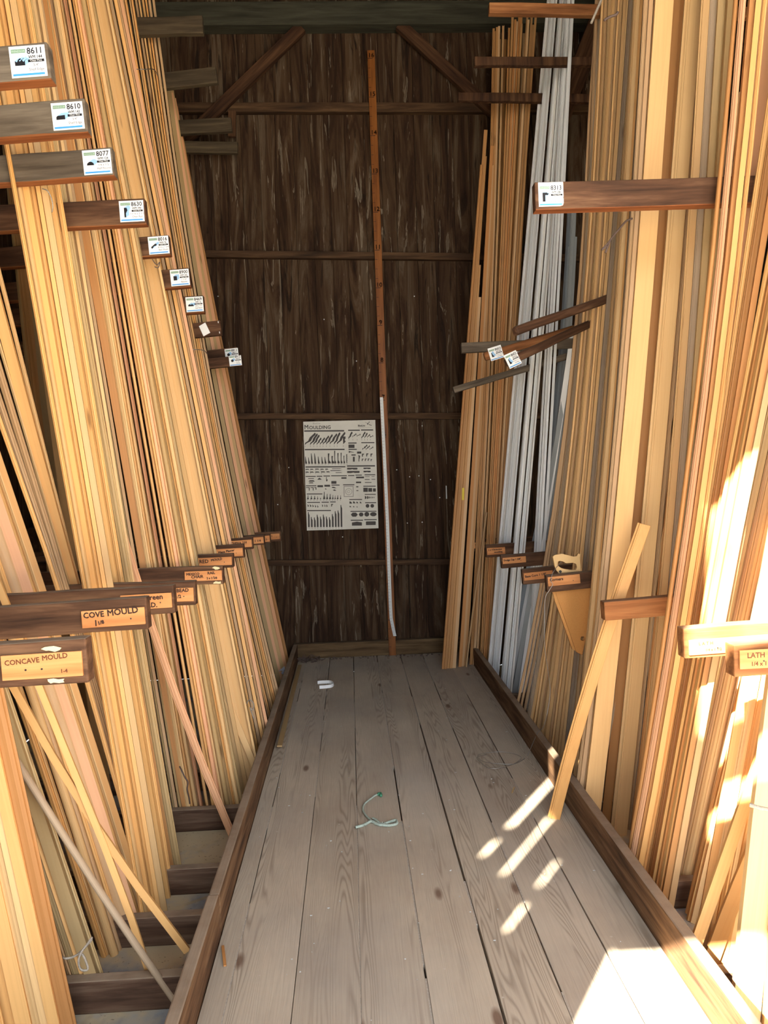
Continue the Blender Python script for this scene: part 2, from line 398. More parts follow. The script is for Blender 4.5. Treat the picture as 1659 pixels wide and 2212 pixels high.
brace('trim_9', wz(1120, 300), wz(862, 60), .09, YB - .1, YB - .05)
brace('trim_10', wz(503, 245), wz(503, 300), .06, YB - .09, YB - .05)
# diagonal brace on the right-hand side and rack posts along both walls
a, b = P(1236, 190, 1, 5.8), P(1284, 70, 1, 5.8); q = (b - a) / (b - a).length
o = brace('trim_11', (a.x - q.x * .5, a.z - q.z * .5), (b.x + q.x * .45, b.z + q.z * .45), .15, 5.78, 5.85)
for k, y in enumerate((1.2, 2.5, 3.8, 5.1)):
    struct(MB().box(WL, WL + .09, y, y + .09, ZS, ZR).build('trim_%d' % (12 + 2 * k), M_TRIM, bevel=.004))
    struct(MB().box(WR - .09, WR, y, y + .09, ZS, ZR).build('trim_%d' % (13 + 2 * k), M_TRIM, bevel=.004))
# kerb timbers along the deck
def kerb(nm, x0, x1, y0, y1, h, label):
    mb = MB(); n = 24
    for i in range(n):
        ya, yb = y0 + (y1 - y0) * i / n, y0 + (y1 - y0) * (i + 1) / n
        mb.box(x0, x1, ya, yb, -.03 if i % 2 else -.0301, h)
    mb = MB().box(x0, x1, 0, y1 - y0, -.14, h)
    o = mb.build(nm, M_KERB, bevel=.006); o.location = (0, y0, 0); return tag(o, label, 'kerb')
kerb('kerb_timber', -.521, -.481, .3, 2.42, .132, 'short worn kerb timber at the doorway end of the deck, beside the wood splinter')
kerb('kerb_timber', -.519, -.481, 2.425, 6.13, .128, 'long dusty kerb timber running back to the wall beside the loose golden lath')
kerb('kerb_timber', .925, .965, .3, 6.13, .130, 'dusty brown kerb timber below the handsaw and the white strips')
for i, (y, lab) in enumerate(((1.72, 'floor joist mostly out of view under the foremost strips'), (2.263, 'grained brown floor joist above the frontmost stone slabs'), (2.586, 'dark floor joist under the feet of the twine-tied strips'), (2.908, 'dark floor joist in front of the sawdust-free stone strip'), (3.445, 'floor joist rising behind the patch of pale sawdust'), (3.9, 'short visible end of floor joist beside the wide pale boards'), (4.6, 'floor joist hidden among strip feet deep in the rack'), (5.3, 'deepest floor joist before the back wall'))):
    if i in (0, 6, 7): continue
    o = MB().box(-1.55, 0, 0, .045, -.105, 0).build('floor_joist', M_JOIST, bevel=.006)
    o.location = (-.523, y, -.035); tag(o, lab, 'joist', 'floor joists left of the deck')
for i, (y, lab) in enumerate(((2.12, 'sunlit floor joist right of the deck beneath the wide front boards'), (2.62, 'floor joist behind the leaning sunlit strips'), (3.3, 'shaded floor joist right of the deck behind the pale wide board'), (5.0, 'dark floor joist by the feet of the white-primed strips'))):
    o = MB().box(0, 1.5, 0, .045, -.105, 0).build('floor_joist', M_JOIST, bevel=.006)
    o.location = (.967, y, -.035); tag(o, lab, 'joist', 'floor joists right of the deck')

# ledgers that carry the rack arms along both side walls
for k, (X0, X1, z) in enumerate(((WL, WL + .1, 1.02), (WL, WL + .1, 2.52), (WL, WL + .1, 4.2), (WR - .1, WR, .86), (WR - .1, WR, 2.42), (WR - .1, WR, 4.1))):
    struct(MB().box(X0, X1, .2, 6.15, z, z + .22).build('trim_%d' % (30 + k), M_TRIM, bevel=.004))

# ------------------------------------------------------------------ rack arms
ARMY = {'L': [], 'R': []}
def card(arm, num, wm, size, desc, pic, px0, side, w=.092, h=.078, rot=0, y=-.0005, zc=0):
    """printed price card nailed on the face; its own pieces are sub-parts"""
    mb = MB(); t = .0015; cr = .006
    pts = [(0, 0), (w, 0), (w, h), (0, h)] if num != '8313' else [(0, 0), (w - .012, 0), (w - .003, .003), (w, .012), (w, h), (0, h)]
    fillpoly(mb, pts, (), t)
    c = mb.build('price_card', M_WHITE, arm); c['label'] = 'white card printed ' + num
    c.rotation_euler = (math.pi / 2, 0, 0); c.location = (px0, y, zc - h / 2)
    if rot: c.rotation_euler = (math.pi / 2, -rot, 0)
    q = w / .092; zt = t + .0004
    m = MB(); text_geo(m, num, .066 * q, .0585 * q, .0225 * q, zt, sx=.92, bold=.00045); text_geo(m, wm, .066 * q, .0465 * q, .0115 * q, zt, sx=.85, bold=.0003); m.build('printed_number', M_BLACK, c)
    m = MB(); m.poly([(.046 * q, .037 * q, zt), (.088 * q, .037 * q, zt), (.088 * q, .044 * q, zt), (.046 * q, .044 * q, zt)])
    pc = PIC[pic]; bx, by, s = .012 * q, .030 * q, .026 * q
    dark = [(bx + a * s, by + b * s) for a, b in pc]; fillpoly(m, dark, (), 0, zt)
    m.build('profile_picture', M_BLACK, c)
    m = MB(); text_geo(m, 'Clear Pine', .067 * q, .0385 * q, .0068 * q, zt + .0004, sx=1.05); m.build('bar_lettering', M_WHITE, c)
    m = MB(); sh = (.012 * q, .008 * q)
    for a, b in zip(dark, dark[1:] + dark[:1]):                    # receding sides of the drawn moulding
        if (b[0] - a[0]) * sh[1] - (b[1] - a[1]) * sh[0] < 0: m.poly([(b[0], b[1], zt - .0002), (a[0], a[1], zt - .0002), (a[0] + sh[0], a[1] + sh[1], zt - .0002), (b[0] + sh[0], b[1] + sh[1], zt - .0002)][::-1])
    m.build('profile_shading', M_LBLUE, c)
    m = MB(); text_geo(m, size, .066 * q, .0265 * q, .0098 * q, zt, bold=.0002); text_geo(m, desc, .066 * q, .0155 * q, .0098 * q, zt, bold=.0002); m.build('printed_size', M_GREY, c)
    m = MB(); m.poly([(.004 * q, .004 * q, zt), (.086 * q, .004 * q, zt), (.086 * q, .0095 * q, zt), (.004 * q, .0095 * q, zt)]); m.build('blue_band', M_BLUE, c)
    m = MB(); m.poly([(.005 * q, .062 * q, zt), (.042 * q, .062 * q, zt), (.042 * q, .072 * q, zt), (.005 * q, .072 * q, zt)]); m.build('green_badge', M_GREEN, c)
    m = MB(); text_geo(m, 'WINDSOR', .0235 * q, .064 * q, .0078 * q, zt + .0004, sx=.95); m.build('badge_lettering', M_GREENL, c)
    return c
PIC = dict(edge=[(0, 0), (1.0, 0), (1.0, .5), (.85, .35), (.7, .6), (.5, .4), (.35, .6), (.2, .35), (0, .5)],
    shelf=[(0, 0), (1.0, 0), (1.0, .5), (.15, .45), (0, .3)], half=[(0, 0), (.9, 0), (.85, .25), (.62, .42), (.45, .45), (.28, .42), (.05, .25)],
    chair=[(.2, -.5), (.45, -.5), (.45, .1), (.7, .5), (.6, .9), (.2, .9)], bed=[(0, -.1), (.2, -.15), (.5, .25), (.9, .3), (1, .6), (.7, .65), (.3, .35), (0, .15)],
    square=[(.1, -.1), (.75, -.1), (.75, .7), (.1, .7)], stop=[(0, 0), (1.1, 0), (1.1, .2), (.8, .45), (.5, .3), (.3, .45), (0, .3)],
    round=[(.45 + .38 * math.cos(k * .524), .35 + .38 * math.sin(k * .524)) for k in range(12)],
    case=[(.1, -.3), (.7, -.3), (.65, -.05), (.4, .2), (.3, .8), (.1, .8)], band=[(.1, -.5), (.5, -.5), (.5, .4), (.8, .4), (.8, .75), (.1, .75)])
def plate(arm, x0, w, h, lines, faded=False, zc=0, lab=None):
    mb = MB(); mb.box(0, w, -.007, 0, -h / 2, h / 2)
    p = mb.build('name_plate', M_PLATE, arm, bevel=.0012); p.location = (x0, 0, zc)
    p['label'] = lab or 'orange wooden plate lettered by hand'
    m = MB()
    for (s, x, y, sz, rot) in lines:
        text_geo(m, s, x, y, sz * (1.0 if faded else 1.33), 0, 'LEFT', sx=1.0, rot=rot, bold=.0004 if faded else .0008)
    t = m.build('hand_lettering', M_INK if faded else M_MARK, p); t.rotation_euler = (math.pi / 2, 0, 0); t.location = (0, -.0075, 0)
    m = MB()
    for nx in ((.5, .3) if faded else (.78,)):
        for k in (0,):
            m.tube([(w * nx, -.0085, -h * .12), (w * nx, -.0068, -h * .12)], .0022, 8)
    m.build('nail_head', M_STEEL, p)
    return p
def arm(label, tip, other, Xt=None, Yt=None, h=.09, d=.04, mat=M_ARM, side='L', reach=None, name='rack_arm', track=True, cat='rack arm', chamf=.004, dY=0):
    T = P(tip[0], tip[1], 0, Xt) if Yt is None else P(tip[0], tip[1], 1, Yt)
    O = P(other[0], other[1], 1, T.y + dY)
    sgn = 1 if side == 'R' else -1
    dvec = (O - T).normalized()                                     # from the tip into the rack
    L = reach if reach else abs(((WL + .09) if side == 'L' else (WR - .09)) - T.x) / abs(dvec.x)
    xax = dvec * sgn; zax = xax.cross(Vector((0, 1, 0))).normalized(); yax = zax.cross(xax)
    m4 = Matrix((xax, yax, zax)).transposed().to_4x4(); m4.translation = T
    root = empty(name, mat=m4); tag(root, label, cat, 'arms of the rack on the %s' % ('handsaw side' if side == 'R' else 'COVE MOULD side'))
    n = 9; mb = MB(); rr = random.Random(int(tip[0] * 7 + tip[1])); prev = None
    xs_ = [(-L if sgn < 0 else 0) + L * i / n for i in range(n + 1)]
    offs = [(rr.uniform(-.0018, .0018), rr.uniform(-.0018, .0018), rr.uniform(-.001, .001)) for _ in xs_]
    ring = []
    for xx, (a, b, c_) in zip(xs_, offs):
        ring.append([(xx, c_, -h / 2 + a), (xx, d, -h / 2 + a), (xx, d, h / 2 + b), (xx, c_, h / 2 + b)])
    b0 = 0
    for rg in ring: mb.v += rg
    for i in range(n):
        for k in range(4):
            mb.f.append((i * 4 + k, i * 4 + (k + 1) % 4, (i + 1) * 4 + (k + 1) % 4, (i + 1) * 4 + k)); mb.r.append(0)
    mb.f.append((0, 3, 2, 1)); mb.r.append(0); e = n * 4; mb.f.append((e, e + 1, e + 2, e + 3)); mb.r.append(0)
    o = mb.build('arm_timber', mat, root, bevel=chamf)
    if track: ARMY[side].append((T.y - .004, T.y + d + .004))
    return root
def ohash(s): return sum(map(ord, s))
UX, LX = -.78, -.60
UY = {'8016': 3.62, '8900': 3.92, '8469': 4.25}
for num, wm, sz, desc, pic, tip, oth, x0, h in (
    ('8611', 'WM 144', '3/4"', 'Shelf Edge', 'edge', (106, 130), (0, 138), -.097, .092), ('8610', 'WM 142', '3/4"', 'Shelf Edge', 'shelf', (186, 248), (0, 262), -.097, .096),
    ('8077', 'WM 124', '1/4 x 1/2', 'Half Round', 'half', (244, 348), (0, 365), -.095, .09), ('8630', 'WM 390', '11/16 x 2 1/2', 'Chair Rail', 'chair', (314, 455), (130, 464), -.095, .096),
    ('8016', 'WM 74', '9/16 x 1 3/4', 'Bed Mould', 'bed', (366, 528), (288, 534), -.092, .088), ('8900', 'WM 236', '1 1/16"', 'Baluster', 'square', (410, 598), (338, 604), -.092, .09),
    ('8469', 'WM 16', '5/8 x 1/2', 'Half Bead', 'stop', (440, 656), (382, 660), -.092, .09), ('8912', 'WM 51', '1 1/4"', 'Full Rd', 'round', (513, 764), (460, 770), -.083, .09)):
    a = arm('old timber rack arm with the white price card numbered ' + num, tip, oth, UX, UY.get(num), h=h * 1.06, mat=M_ARMG if num in ('8611', '8610', '8077') else M_ARM)
    card(a, num, wm, sz, desc, pic, x0 * 1.07, 'L', w=.096, h=.083)
    MB().box(-1.2, -.001, .001, .039, -h / 2 - .005, -h / 2 + .008).build('bounce_lit_underside', M_UNDER, a)  # strip coloured as if lit by bounce from the floor
a = arm('old timber rack arm with a second card half hidden behind card 8912', (521, 778), (462, 784), Yt=5.3, h=.07); card(a, '8912', 'WM 52', '1 1/2"', 'Full Rd', 'round', -.084, 'L', w=.086, h=.07)
a = arm('short timber rack arm with a blank white paper hanging askew', (477, 707), (440, 711), UX, h=.09)
mb = MB(); fillpoly(mb, [(0, 0), (.045, .018), (.022, .085), (-.02, .066)], (), .001); o = mb.build('blank_paper', M_WHITE, a); o.rotation_euler = (math.pi / 2, 0, 0); o.location = (-.115, -.001, -.045); o['label'] = 'tilted blank white paper'
m = MB()
for z in (-.032, .034): m.box(-.014, -.01, -.002, 0, z - .006, z + .006)
m.build('paper_scrap', M_WHITE, a)
# lower row with handwritten plates
M_CREAM = flat('cream_paint', srgb(206, 192, 150))
low = [
 ('thick worn rack arm with faded CONCAVE MOULD lettering, lowest on its rack', (188, 1428), (0, 1440), .1, -.185, .176, .056, [('CONCAVE', .008, .006, .016, .04), ('MOULD', .09, .012, .016, .06), ('1-4', .128, -.018, .012, 0)], True, -.003),
 ('timber rack arm with the plate reading COVE MOULD 1 1/8', (318, 1324), (0, 1346), .094, -.186, .18, .05, [('COVE', .006, .004, .017, .03), ('MOULD', .074, .006, .019, .05), ('1', .034, -.02, .018, 0), ('1/8', .046, -.018, .011, .2)], False, -.006),
 ('timber rack arm with the plate reading SCREEN MLD, behind the COVE MOULD arm', (376, 1294), (0, 1316), .094, -.175, .168, .05, [('Screen', .075, .004, .018, .03), ('MLD.', .07, -.02, .017, 0)], False, -.002),
 ('timber rack arm with the plate reading SCREEN BEAD, behind the SCREEN MLD arm', (422, 1281), (100, 1292), .09, -.17, .164, .052, [('SCREEN BEAD', .03, .008, .014, .03), ('3/4" x 1/2', .05, -.018, .013, .1)], False, -.004),
 ('long timber rack arm with the bright plate reading MEXICO CHAIR RAIL', (482, 1242), (266, 1250), .082, -.175, .17, .046, [('MEXICO', .008, .004, .012, .02), ('RAIL', .105, .006, .013, .03), ('CHAIR', .03, -.01, .014, .03), ('2 x 2 5/8', .1, -.016, .010, 0)], False, 0),
 ('timber rack arm with the plate beginning RED, behind the MEXICO CHAIR RAIL arm', (504, 1211), (414, 1215), .07, -.175, .168, .042, [('RED', .006, -.006, .019, .02), ('MOULD', .065, .002, .012, .1)], False, 0),
 ('timber rack arm with the plate reading Mexa Plaster, behind the RED arm', (527, 1190), (463, 1194), .075, -.17, .164, .046, [('Mexa Plaster', .03, -.002, .013, .1)], False, -.004),
 ('timber rack arm with the plate ending 250, behind the Plaster arm', (546, 1173), (490, 1177), .07, -.17, .164, .044, [('CHEXA', .04, 0, .014, 0), ('250', .108, .0, .014, .05)], False, 0),
 ('timber rack arm with the plate reading 1 x 1 1/4, behind the 250 arm', (571, 1166), (530, 1169), .065, -.12, .115, .044, [('1 x 1 1/4', .02, -.01, .016, 0)], False, 0),
 ('timber rack arm with a bare plate, second from the back of its row', (584, 1163), (545, 1166), .065, -.07, .066, .044, [('1 x 2', .01, -.01, .013, 0)], False, 0),
 ('timber rack arm with a small nailed plate, deepest of its row', (607, 1158), (560, 1161), .075, -.12, .11, .044, [('1 x 3', .02, 0, .012, 0)], False, 0)]
for i, (lab, tip, oth, h, px0, pw, ph, lines, faded, zc) in enumerate(low):
    a = arm(lab, tip, oth, LX if i < 9 else (-.585 if i == 9 else -.55), h=h, d=.042)
    plate(a, px0, pw, ph, lines, faded, zc)
    if i in (0, 4):
        rr = random.Random(i)
        for (cx_, cz_) in ((-.075, .034), (-.07, -.04)) if i == 0 else ((-.03, .034), (-.028, -.034)):
            m = MB(); pts = [(cx_ + (.018 + rr.uniform(-.006, .006)) * math.cos(k * .63), cz_ + (.006 + rr.uniform(-.003, .003)) * math.sin(k * .63)) for k in range(10)]
            fillpoly(m, pts, (), 0, .0023)
            o = m.build('paint_splash', M_CREAM, a); o.rotation_euler = (math.pi / 2, 0, 0)
for lab, tip, oth, h in (('grey timber arm, highest of the four above the price cards', (438, 52), (262, 56), .105), ('dark timber arm, second from the ceiling above the price cards', (468, 161), (362, 172), .105), ('grey timber arm crossing just below the upper wall brace', (500, 268), (378, 275), .105), ('split-edged timber arm, lowest of the four above the price cards', (513, 318), (380, 316), .09)):
    arm(lab, tip, oth, -.8 if tip[0] < 510 else -.79, h=h, d=.04, mat=M_ARMT)
# arms of the other rack
rl = [
 ('dark timber rack arm with the LATTICE plate, deepest of its low row', (1022, 1178), (1075, 1175), .95, .09, .006, .12, .045, [('Lattice', .008, -.006, .02, 0)], -.002),
 ('dark timber rack arm with a two-line plate beside the white strips', (1050, 1191), (1178, 1182), .95, .09, .006, .13, .05, [('2 x 4 Bolection', .008, .006, .012, 0), ('moulding', .05, -.012, .012, 0)], -.002),
 ('timber rack arm with the plate reading Dodge Cap 1 3/8', (1083, 1214), (1190, 1205), .95, .085, .008, .15, .04, [('Dodge Cap 1 3/8"', .006, -.002, .0115, .02)], .006),
 ('timber rack arm with the plate reading Base Corn 1 1/8, beside the saw handle', (1129, 1247), (1195, 1240), .95, .088, .006, .165, .042, [('Base Corn 1 1/8"', .006, -.005, .013, .03)], .002),
 ('timber rack arm holding the handsaw sheath, its plate reading Corners', (1181, 1262), (1280, 1252), .95, .085, .006, .16, .046, [('Corners', .008, .002, .015, 0)], .012)]
saw_at = None
for i, (lab, tip, oth, X, h, px0, pw, ph, lines, zc) in enumerate(rl):
    a = arm(lab, tip, oth, X, h=h, d=.04, side='R'); plate(a, px0, pw, ph, lines, False, zc)
    if i == 4: saw_at = a
a = arm('bare reddish timber rack arm crossed by the leaning loose board', (1306, 1321), (1435, 1310), .98, h=.075, d=.05, mat=M_ARMO, side='R')
a = arm('sunlit timber rack arm with a yellowed LATH plate', (1478, 1391), (1659, 1378), 1.02, h=.096, d=.05, mat=M_ARMO, side='R'); plate(a, .012, .30, .048, [('L A T H', .03, .006, .014, 0), ('1/4 x 1 1/2', .05, -.014, .012, 0)], True, -.012, 'yellowed plate lit by the sun')
a = arm('reddish timber rack arm with the LATH plate, frontmost of its row', (1586, 1428), (1659, 1424), 1.02, h=.088, d=.05, mat=M_ARMO, side='R'); plate(a, .012, .22, .052, [('LATH', .02, .004, .02, 0), ('1/4 x 1', .03, -.018, .016, 0)], True, .004)
a = arm('big dark timber rack arm with the white price card numbered 8313', (1156, 423), (1650, 408), Yt=2.72, h=.1, d=.045, side='R'); card(a, '8313', 'WM 280', '11/16 x 1 1/8', 'Back Band', 'band', .012, 'R', w=.092, h=.086, zc=.003)
MB().box(.001, 1.5, .001, .044, -.051, -.044).build('bounce_lit_underside', M_UNDER, a)  # same painted bounce colour under the big arm
arm('upward-slanting rounded timber arm above the 8455 card', (1116, 713), (1325, 640), Yt=3.75, h=.045, d=.045, side='R', chamf=.012, reach=1.3, dY=.25)
a = arm('slanting dark timber arm with the tilted price card numbered 8455', (1098, 781), (1272, 700), Yt=3.95, h=.045, d=.04, side='R', chamf=.01, reach=1.2, dY=.25); card(a, '8455', 'WM 321', '11/16 x 2 1/4', '1x3 Base', 'case', -.012, 'R', w=.088, h=.078, zc=.0)
a = arm('short slanting timber arm with the tilted price card numbered 8453', (1047, 770), (1170, 732), Yt=4.6, h=.05, d=.04, side='R', chamf=.01, reach=1.1, mat=M_ARMO); card(a, '8453', 'WM 324', '11/16 x 2 1/4', '1x3 Base', 'case', .03, 'R', w=.086, h=.08, zc=.0)
arm('nearly level grey timber arm behind the 8453 and 8455 cards', (997, 751), (1240, 741), Yt=5.1, h=.068, d=.04, mat=M_ARMG, side='R')
arm('lowest slanting grey timber arm, below the tilted price cards', (980, 842), (1105, 805), Yt=5.15, h=.045, d=.04, mat=M_ARMG, side='R', reach=1.0)
arm('reddish timber arm, highest of three near the ceiling above the brown strips', (1057, 16), (1283, 20), .9, h=.062, d=.04, mat=M_ARMO, side='R')
arm('timber arm crossing the tops of the brown strips, middle of three', (1025, 131), (1235, 131), .9, h=.055, d=.04, mat=M_BRACE, side='R')
arm('timber arm meeting the wall brace, lowest of three near the ceiling', (990, 208), (1158, 210), .87, h=.06, d=.04, mat=M_BRACE, side='R')
# ------------------------------------------------------------------ strips and boards standing in the racks
def profile(kind, w, t):
    if kind == 'lath': q = [(0, 0), (1, 0), (1, 1), (0, 1)]
    elif kind == 'casing': q = [(0, 0), (1, 0), (1, .55), (.93, .62), (.86, .6), (.8, .95), (.55, 1), (.35, .8), (.18, .72), (.12, .5), (.06, .45), (0, .4)]
    elif kind == 'base': q = [(0, 0), (1, 0), (1, .7), (.97, .8), (.3, .8), (.26, 1), (.18, 1), (.12, .62), (.05, .5), (0, .5)]
    elif kind == 'round': q = [(0, 0)] + [(.5 - .5 * math.cos(math.pi * k / 8), .15 + .85 * math.sin(math.pi * k / 8)) for k in range(0, 9)][::-1]; q = [(0, 0), (1, 0)] + q[1:]
    elif kind == 'cove': q = [(0, 0), (1, 0), (1, .3), (.9, .35), (.75, .38), (.6, .5), (.45, .72), (.38, 1), (.2, 1), (.2, .85), (0, .8)]
    elif kind == 'bead': q = [(0, 0), (1, 0), (1, .8), (.9, 1), (.8, .8), (.76, .6), (.24, .6), (.2, .8), (.1, 1), (0, .8)]
    return [((a - .5) * w, -b * t) for a, b in q]
KINDW = dict(lath='flat', casing='casing', base='baseboard', round='rounded', cove='cove', bead='beaded')
ORD = 'first second third fourth fifth sixth seventh eighth ninth tenth eleventh twelfth thirteenth fourteenth fifteenth sixteenth seventeenth eighteenth nineteenth twentieth'.split()
ORD += ['twenty-' + s for s in ORD[:9]]
def interp(pts, y):                      # x of a pixel line through 2 or 3 points (x, y), quadratic
    if len(pts) == 2:
        (x0, y0), (x1, y1) = pts; return x0 + (x1 - x0) * (y - y0) / (y1 - y0)
    (x0, y0), (x1, y1), (x2, y2) = pts
    return x0 * (y - y1) * (y - y2) / ((y0 - y1) * (y0 - y2)) + x1 * (y - y0) * (y - y2) / ((y1 - y0) * (y1 - y2)) + x2 * (y - y0) * (y - y1) / ((y2 - y0) * (y2 - y1))
def strip(name, foot, pts, w, t, kind, mat, zb, L, yaw=0, Yd=0, ybow=0):
    """foot: 3D foot; pts: later points on the strip's centre line (3D); builds a curved extrusion of length L"""
    pl = [foot] + pts; cum = [0]
    for a, b in zip(pl, pl[1:]): cum.append(cum[-1] + (b - a).length)
    def at(s):
        if len(pl) == 2 or s >= cum[-1]:
            a, b = pl[-2], pl[-1]; return b + (b - a).normalized() * (s - cum[-1])
        if s < 0: return pl[0] + (pl[1] - pl[0]).normalized() * s
        a, b, c = pl[0], pl[1], pl[2]; k1, k2 = cum[1], cum[2]
        return a * ((s - k1) * (s - k2) / (k1 * k2)) + b * (s * (s - k2) / (k1 * (k1 - k2))) + c * (s * (s - k1) / (k2 * (k2 - k1)))
    d0 = (at(L * .9) - foot).normalized()
    xa = Vector((1, 0, 0)); xa = (xa - d0 * xa.dot(d0)).normalized(); ya = d0.cross(xa).normalized()
    m4 = Matrix((xa, ya, d0)).transposed().to_4x4() @ Matrix.Rotation(yaw, 4, 'Z'); m4.translation = foot
    inv = m4.inverted(); prof = profile(kind, w, t); n = len(prof); N = 10 if len(pl) > 2 else 4
    mb = MB(); wob = R.uniform(-.006, .006)
    for i in range(N + 1):
        s = L * i / N; c = inv @ at(s); z = c.z if i else 0
        bw = wob * math.sin(math.pi * i / N) + ybow * math.sin(math.pi * i / N)
        for (a, b) in prof: mb.v.append((c.x + a, c.y + b + bw, z))
    for i in range(N):
        for k in range(n):
            mb.f.append((i * n + k, i * n + (k + 1) % n, (i + 1) * n + (k + 1) % n, (i + 1) * n + k)); mb.r.append(0)
    mb.f.append(tuple(reversed(range(n)))); mb.r.append(0); mb.f.append(tuple(N * n + k for k in range(n))); mb.r.append(0)
    # prof runs clockwise seen from +Z (y negative) so flip all faces outward
    mb.f = [tuple(reversed(f)) for f in mb.f]
    o = mb.build(name, MP[mat]); o.matrix_world = m4
    return o
def clear_arms(Y, t, side):
    for _ in range(3):
        for a, b in ARMY[side]:
            if Y + .004 > a and Y - t - .004 < b:
                Y = (a - .005) if abs(Y - a) < abs(Y - t - b) else (b + t + .005)
    return Y
NSTRIP = 0
def group(gid, side, lo, hi, n, phrase, tones, kinds=('lath', 'casing', 'round'), zb=-.14, zp=-.14, Y=None, wf=1.08, t=.016, L=4.83, dL=.03, jit=.18, yaw=(.0, .35), layers=1, lname='pine_strip', gap=0, grp=None):
    """lo / hi: pixel polylines of the first and last strip, foot first; strips between are spread evenly with jitter"""
    global NSTRIP
    made = []
    cuts = [0.0]
    for i in range(n): cuts.append(cuts[-1] + R.uniform(1 - jit * 2, 1 + jit * 2))
    tot = cuts[-1]
    for i in range(n):
        f0, f1 = cuts[i] / tot, cuts[i + 1] / tot; fm = (f0 + f1) / 2
        line = [(a[0] + (b[0] - a[0]) * fm, a[1] + (b[1] - a[1]) * fm) for a, b in zip(lo, hi)]
        px = abs((hi[0][0] - lo[0][0]) * (f1 - f0)); px_t = abs((hi[-1][0] - lo[-1][0]) * (f1 - f0))
        if Y is None: yy = P(line[0][0], line[0][1], 2, zp).y
        else: yy = Y[0] + (Y[1] - Y[0]) * fm
        kind = R.choice(kinds); tt = t * R.uniform(.75, 1.3)
        lay = R.random() ** 1.6 * .05 * layers
        if n > 6 and 0 < i < n - 1 and R.random() < .07: continue
        yy = clear_arms(yy + lay, tt, side)
        w = max(px * .72 + px_t * .28, 4) * yy / F * wf * R.uniform(.92, 1.1)
        w = min(max(w, .010), .14)
        pts = [P(q[0], q[1], 1, yy) for q in line]
        if R.random() < .5: pts = [p + Vector((R.uniform(-.004, .004), 0, 0)) for p in pts]
        d = (pts[1] - pts[0]).normalized(); foot = pts[0] + d * ((zb - pts[0].z) / d.z)
        ll = L + R.uniform(-dL, dL) * (1 if R.random() < .7 else 6)
        tone = R.choice(tones)
        yv = R.uniform(*yaw) * (1 if side == 'L' else -1)
        o = strip(lname, foot, pts[1:] if len(pts) == 3 else [pts[1]], w, tt, kind, tone, zb, ll, yaw=yv)
        made.append((o, tone, kind, w, proj(foot + d * .9)[0])); NSTRIP += 1
    made.sort(key=lambda m: m[4])
    for k, (o, tone, kind, w, _) in enumerate(made):
        wd = 'narrow' if w < .022 else ('wide' if w > .055 else 'slim')
        noun = 'board' if w > .05 else 'strip'
        tag(o, '%s %s %s %s, %s from the left %s' % (TONE[tone], wd, KINDW[kind], noun, ORD[k] if len(made) > 1 else 'only one', phrase) if len(made) > 1 else '%s %s %s %s %s' % (TONE[tone], wd, KINDW[kind], noun, phrase), 'moulding strip', grp or ('strips ' + phrase))
    return made
def ln(*p): return list(p)
J, K = 'honey', 'pale'
# --- rack on the plate side, front to back
group('NA', 'L', ln((-30, 2280), (-225, 1400)), ln((168, 2245), (-17, 1400)), 8, 'in the foremost sheaf by the doorway', ['pale', 'honey', 'amber', 'honey'], ('lath', 'casing', 'lath'), wf=1.15, zp=-.14, yaw=(.0, .4))
group('NB', 'L', ln((146, 2100), (-52, 1500)), ln((219, 2094), (24, 1500)), 5, 'in the sheaf tied with loose twine', ['tan', 'honey', 'olive'], ('lath', 'casing'), zp=-.035, yaw=(.1, .5))
group('NE', 'L', ln((186, 1968), (25, 1474), (-140, 1000)), ln((318, 1960), (165, 1474), (8, 1000)), 11, 'splayed under the COVE MOULD arm', ['pale', 'honey', 'tan', 'pink', 'honey'], ('lath', 'casing', 'round', 'lath'), zp=-.035, Y=(2.5, 2.72), yaw=(.1, .5), jit=.3, wf=1.05)
group('NF', 'L', ln((300, 1900), (186, 1474), (-10, 900)), ln((348, 1895), (228, 1474), (58, 800)), 6, 'of the long leaners crossing the gap', ['honey', 'pink', 'pale', 'tan'], ('lath', 'casing', 'round'), zp=-.035, Y=(2.74, 2.9), yaw=(0, .5), jit=.3, wf=1.3)
group('L1', 'L', ln((300, 1968), (-47, 0)), ln((366, 1868), (64, 0)), 8, 'in the bundle crossing the 8630 arm', ['honey', 'amber', 'honey', 'pale', 'honey'], ('lath', 'casing', 'round', 'lath'), zp=-.035, yaw=(0, .3), jit=.15)
group('L1b', 'L', ln((322, 1868), (-20, 0)), ln((388, 1862), (72, 0)), 5, 'seen in gaps behind the golden bundle', ['tan', 'olive', 'amber'], ('lath', 'casing'), Y=(3.02, 3.12), yaw=(0, .3))
group('L2', 'L', ln((366, 1865), (64, 0)), ln((386, 1850), (88, 0)), 3, 'just right of the golden bundle', ['tan', 'grey', 'pale'], ('lath', 'casing', 'bead'), Y=(3.12, 3.2), yaw=(0, .4))
group('L2c', 'L', ln((380, 1790), (78, 0)), ln((405, 1745), (124, 0)), 5, 'in the gappy part beside the golden bundle', ['tan', 'grey', 'pale', 'olive'], ('lath', 'casing', 'bead'), Y=(3.49, 3.54), yaw=(0, .4), wf=.72)
group('L2b', 'L', ln((392, 1745), (196, 600)), ln((438, 1738), (228, 600)), 4, 'fanning out beside the dark slots', ['honey', 'tan', 'amber'], ('lath', 'casing'), Y=(3.5, 3.56), yaw=(0, .3))
group('L3', 'L', ln((402, 1744), (118, 0)), ln((524, 1728), (203, 0)), 17, 'standing between cards 8630 and 8016', ['pale', 'honey', 'pink', 'pale', 'tan', 'olive'], ('lath', 'casing', 'round', 'bead', 'cove'), zp=-.035, yaw=(0, .4), wf=1.15, Y=(3.49, 3.57))
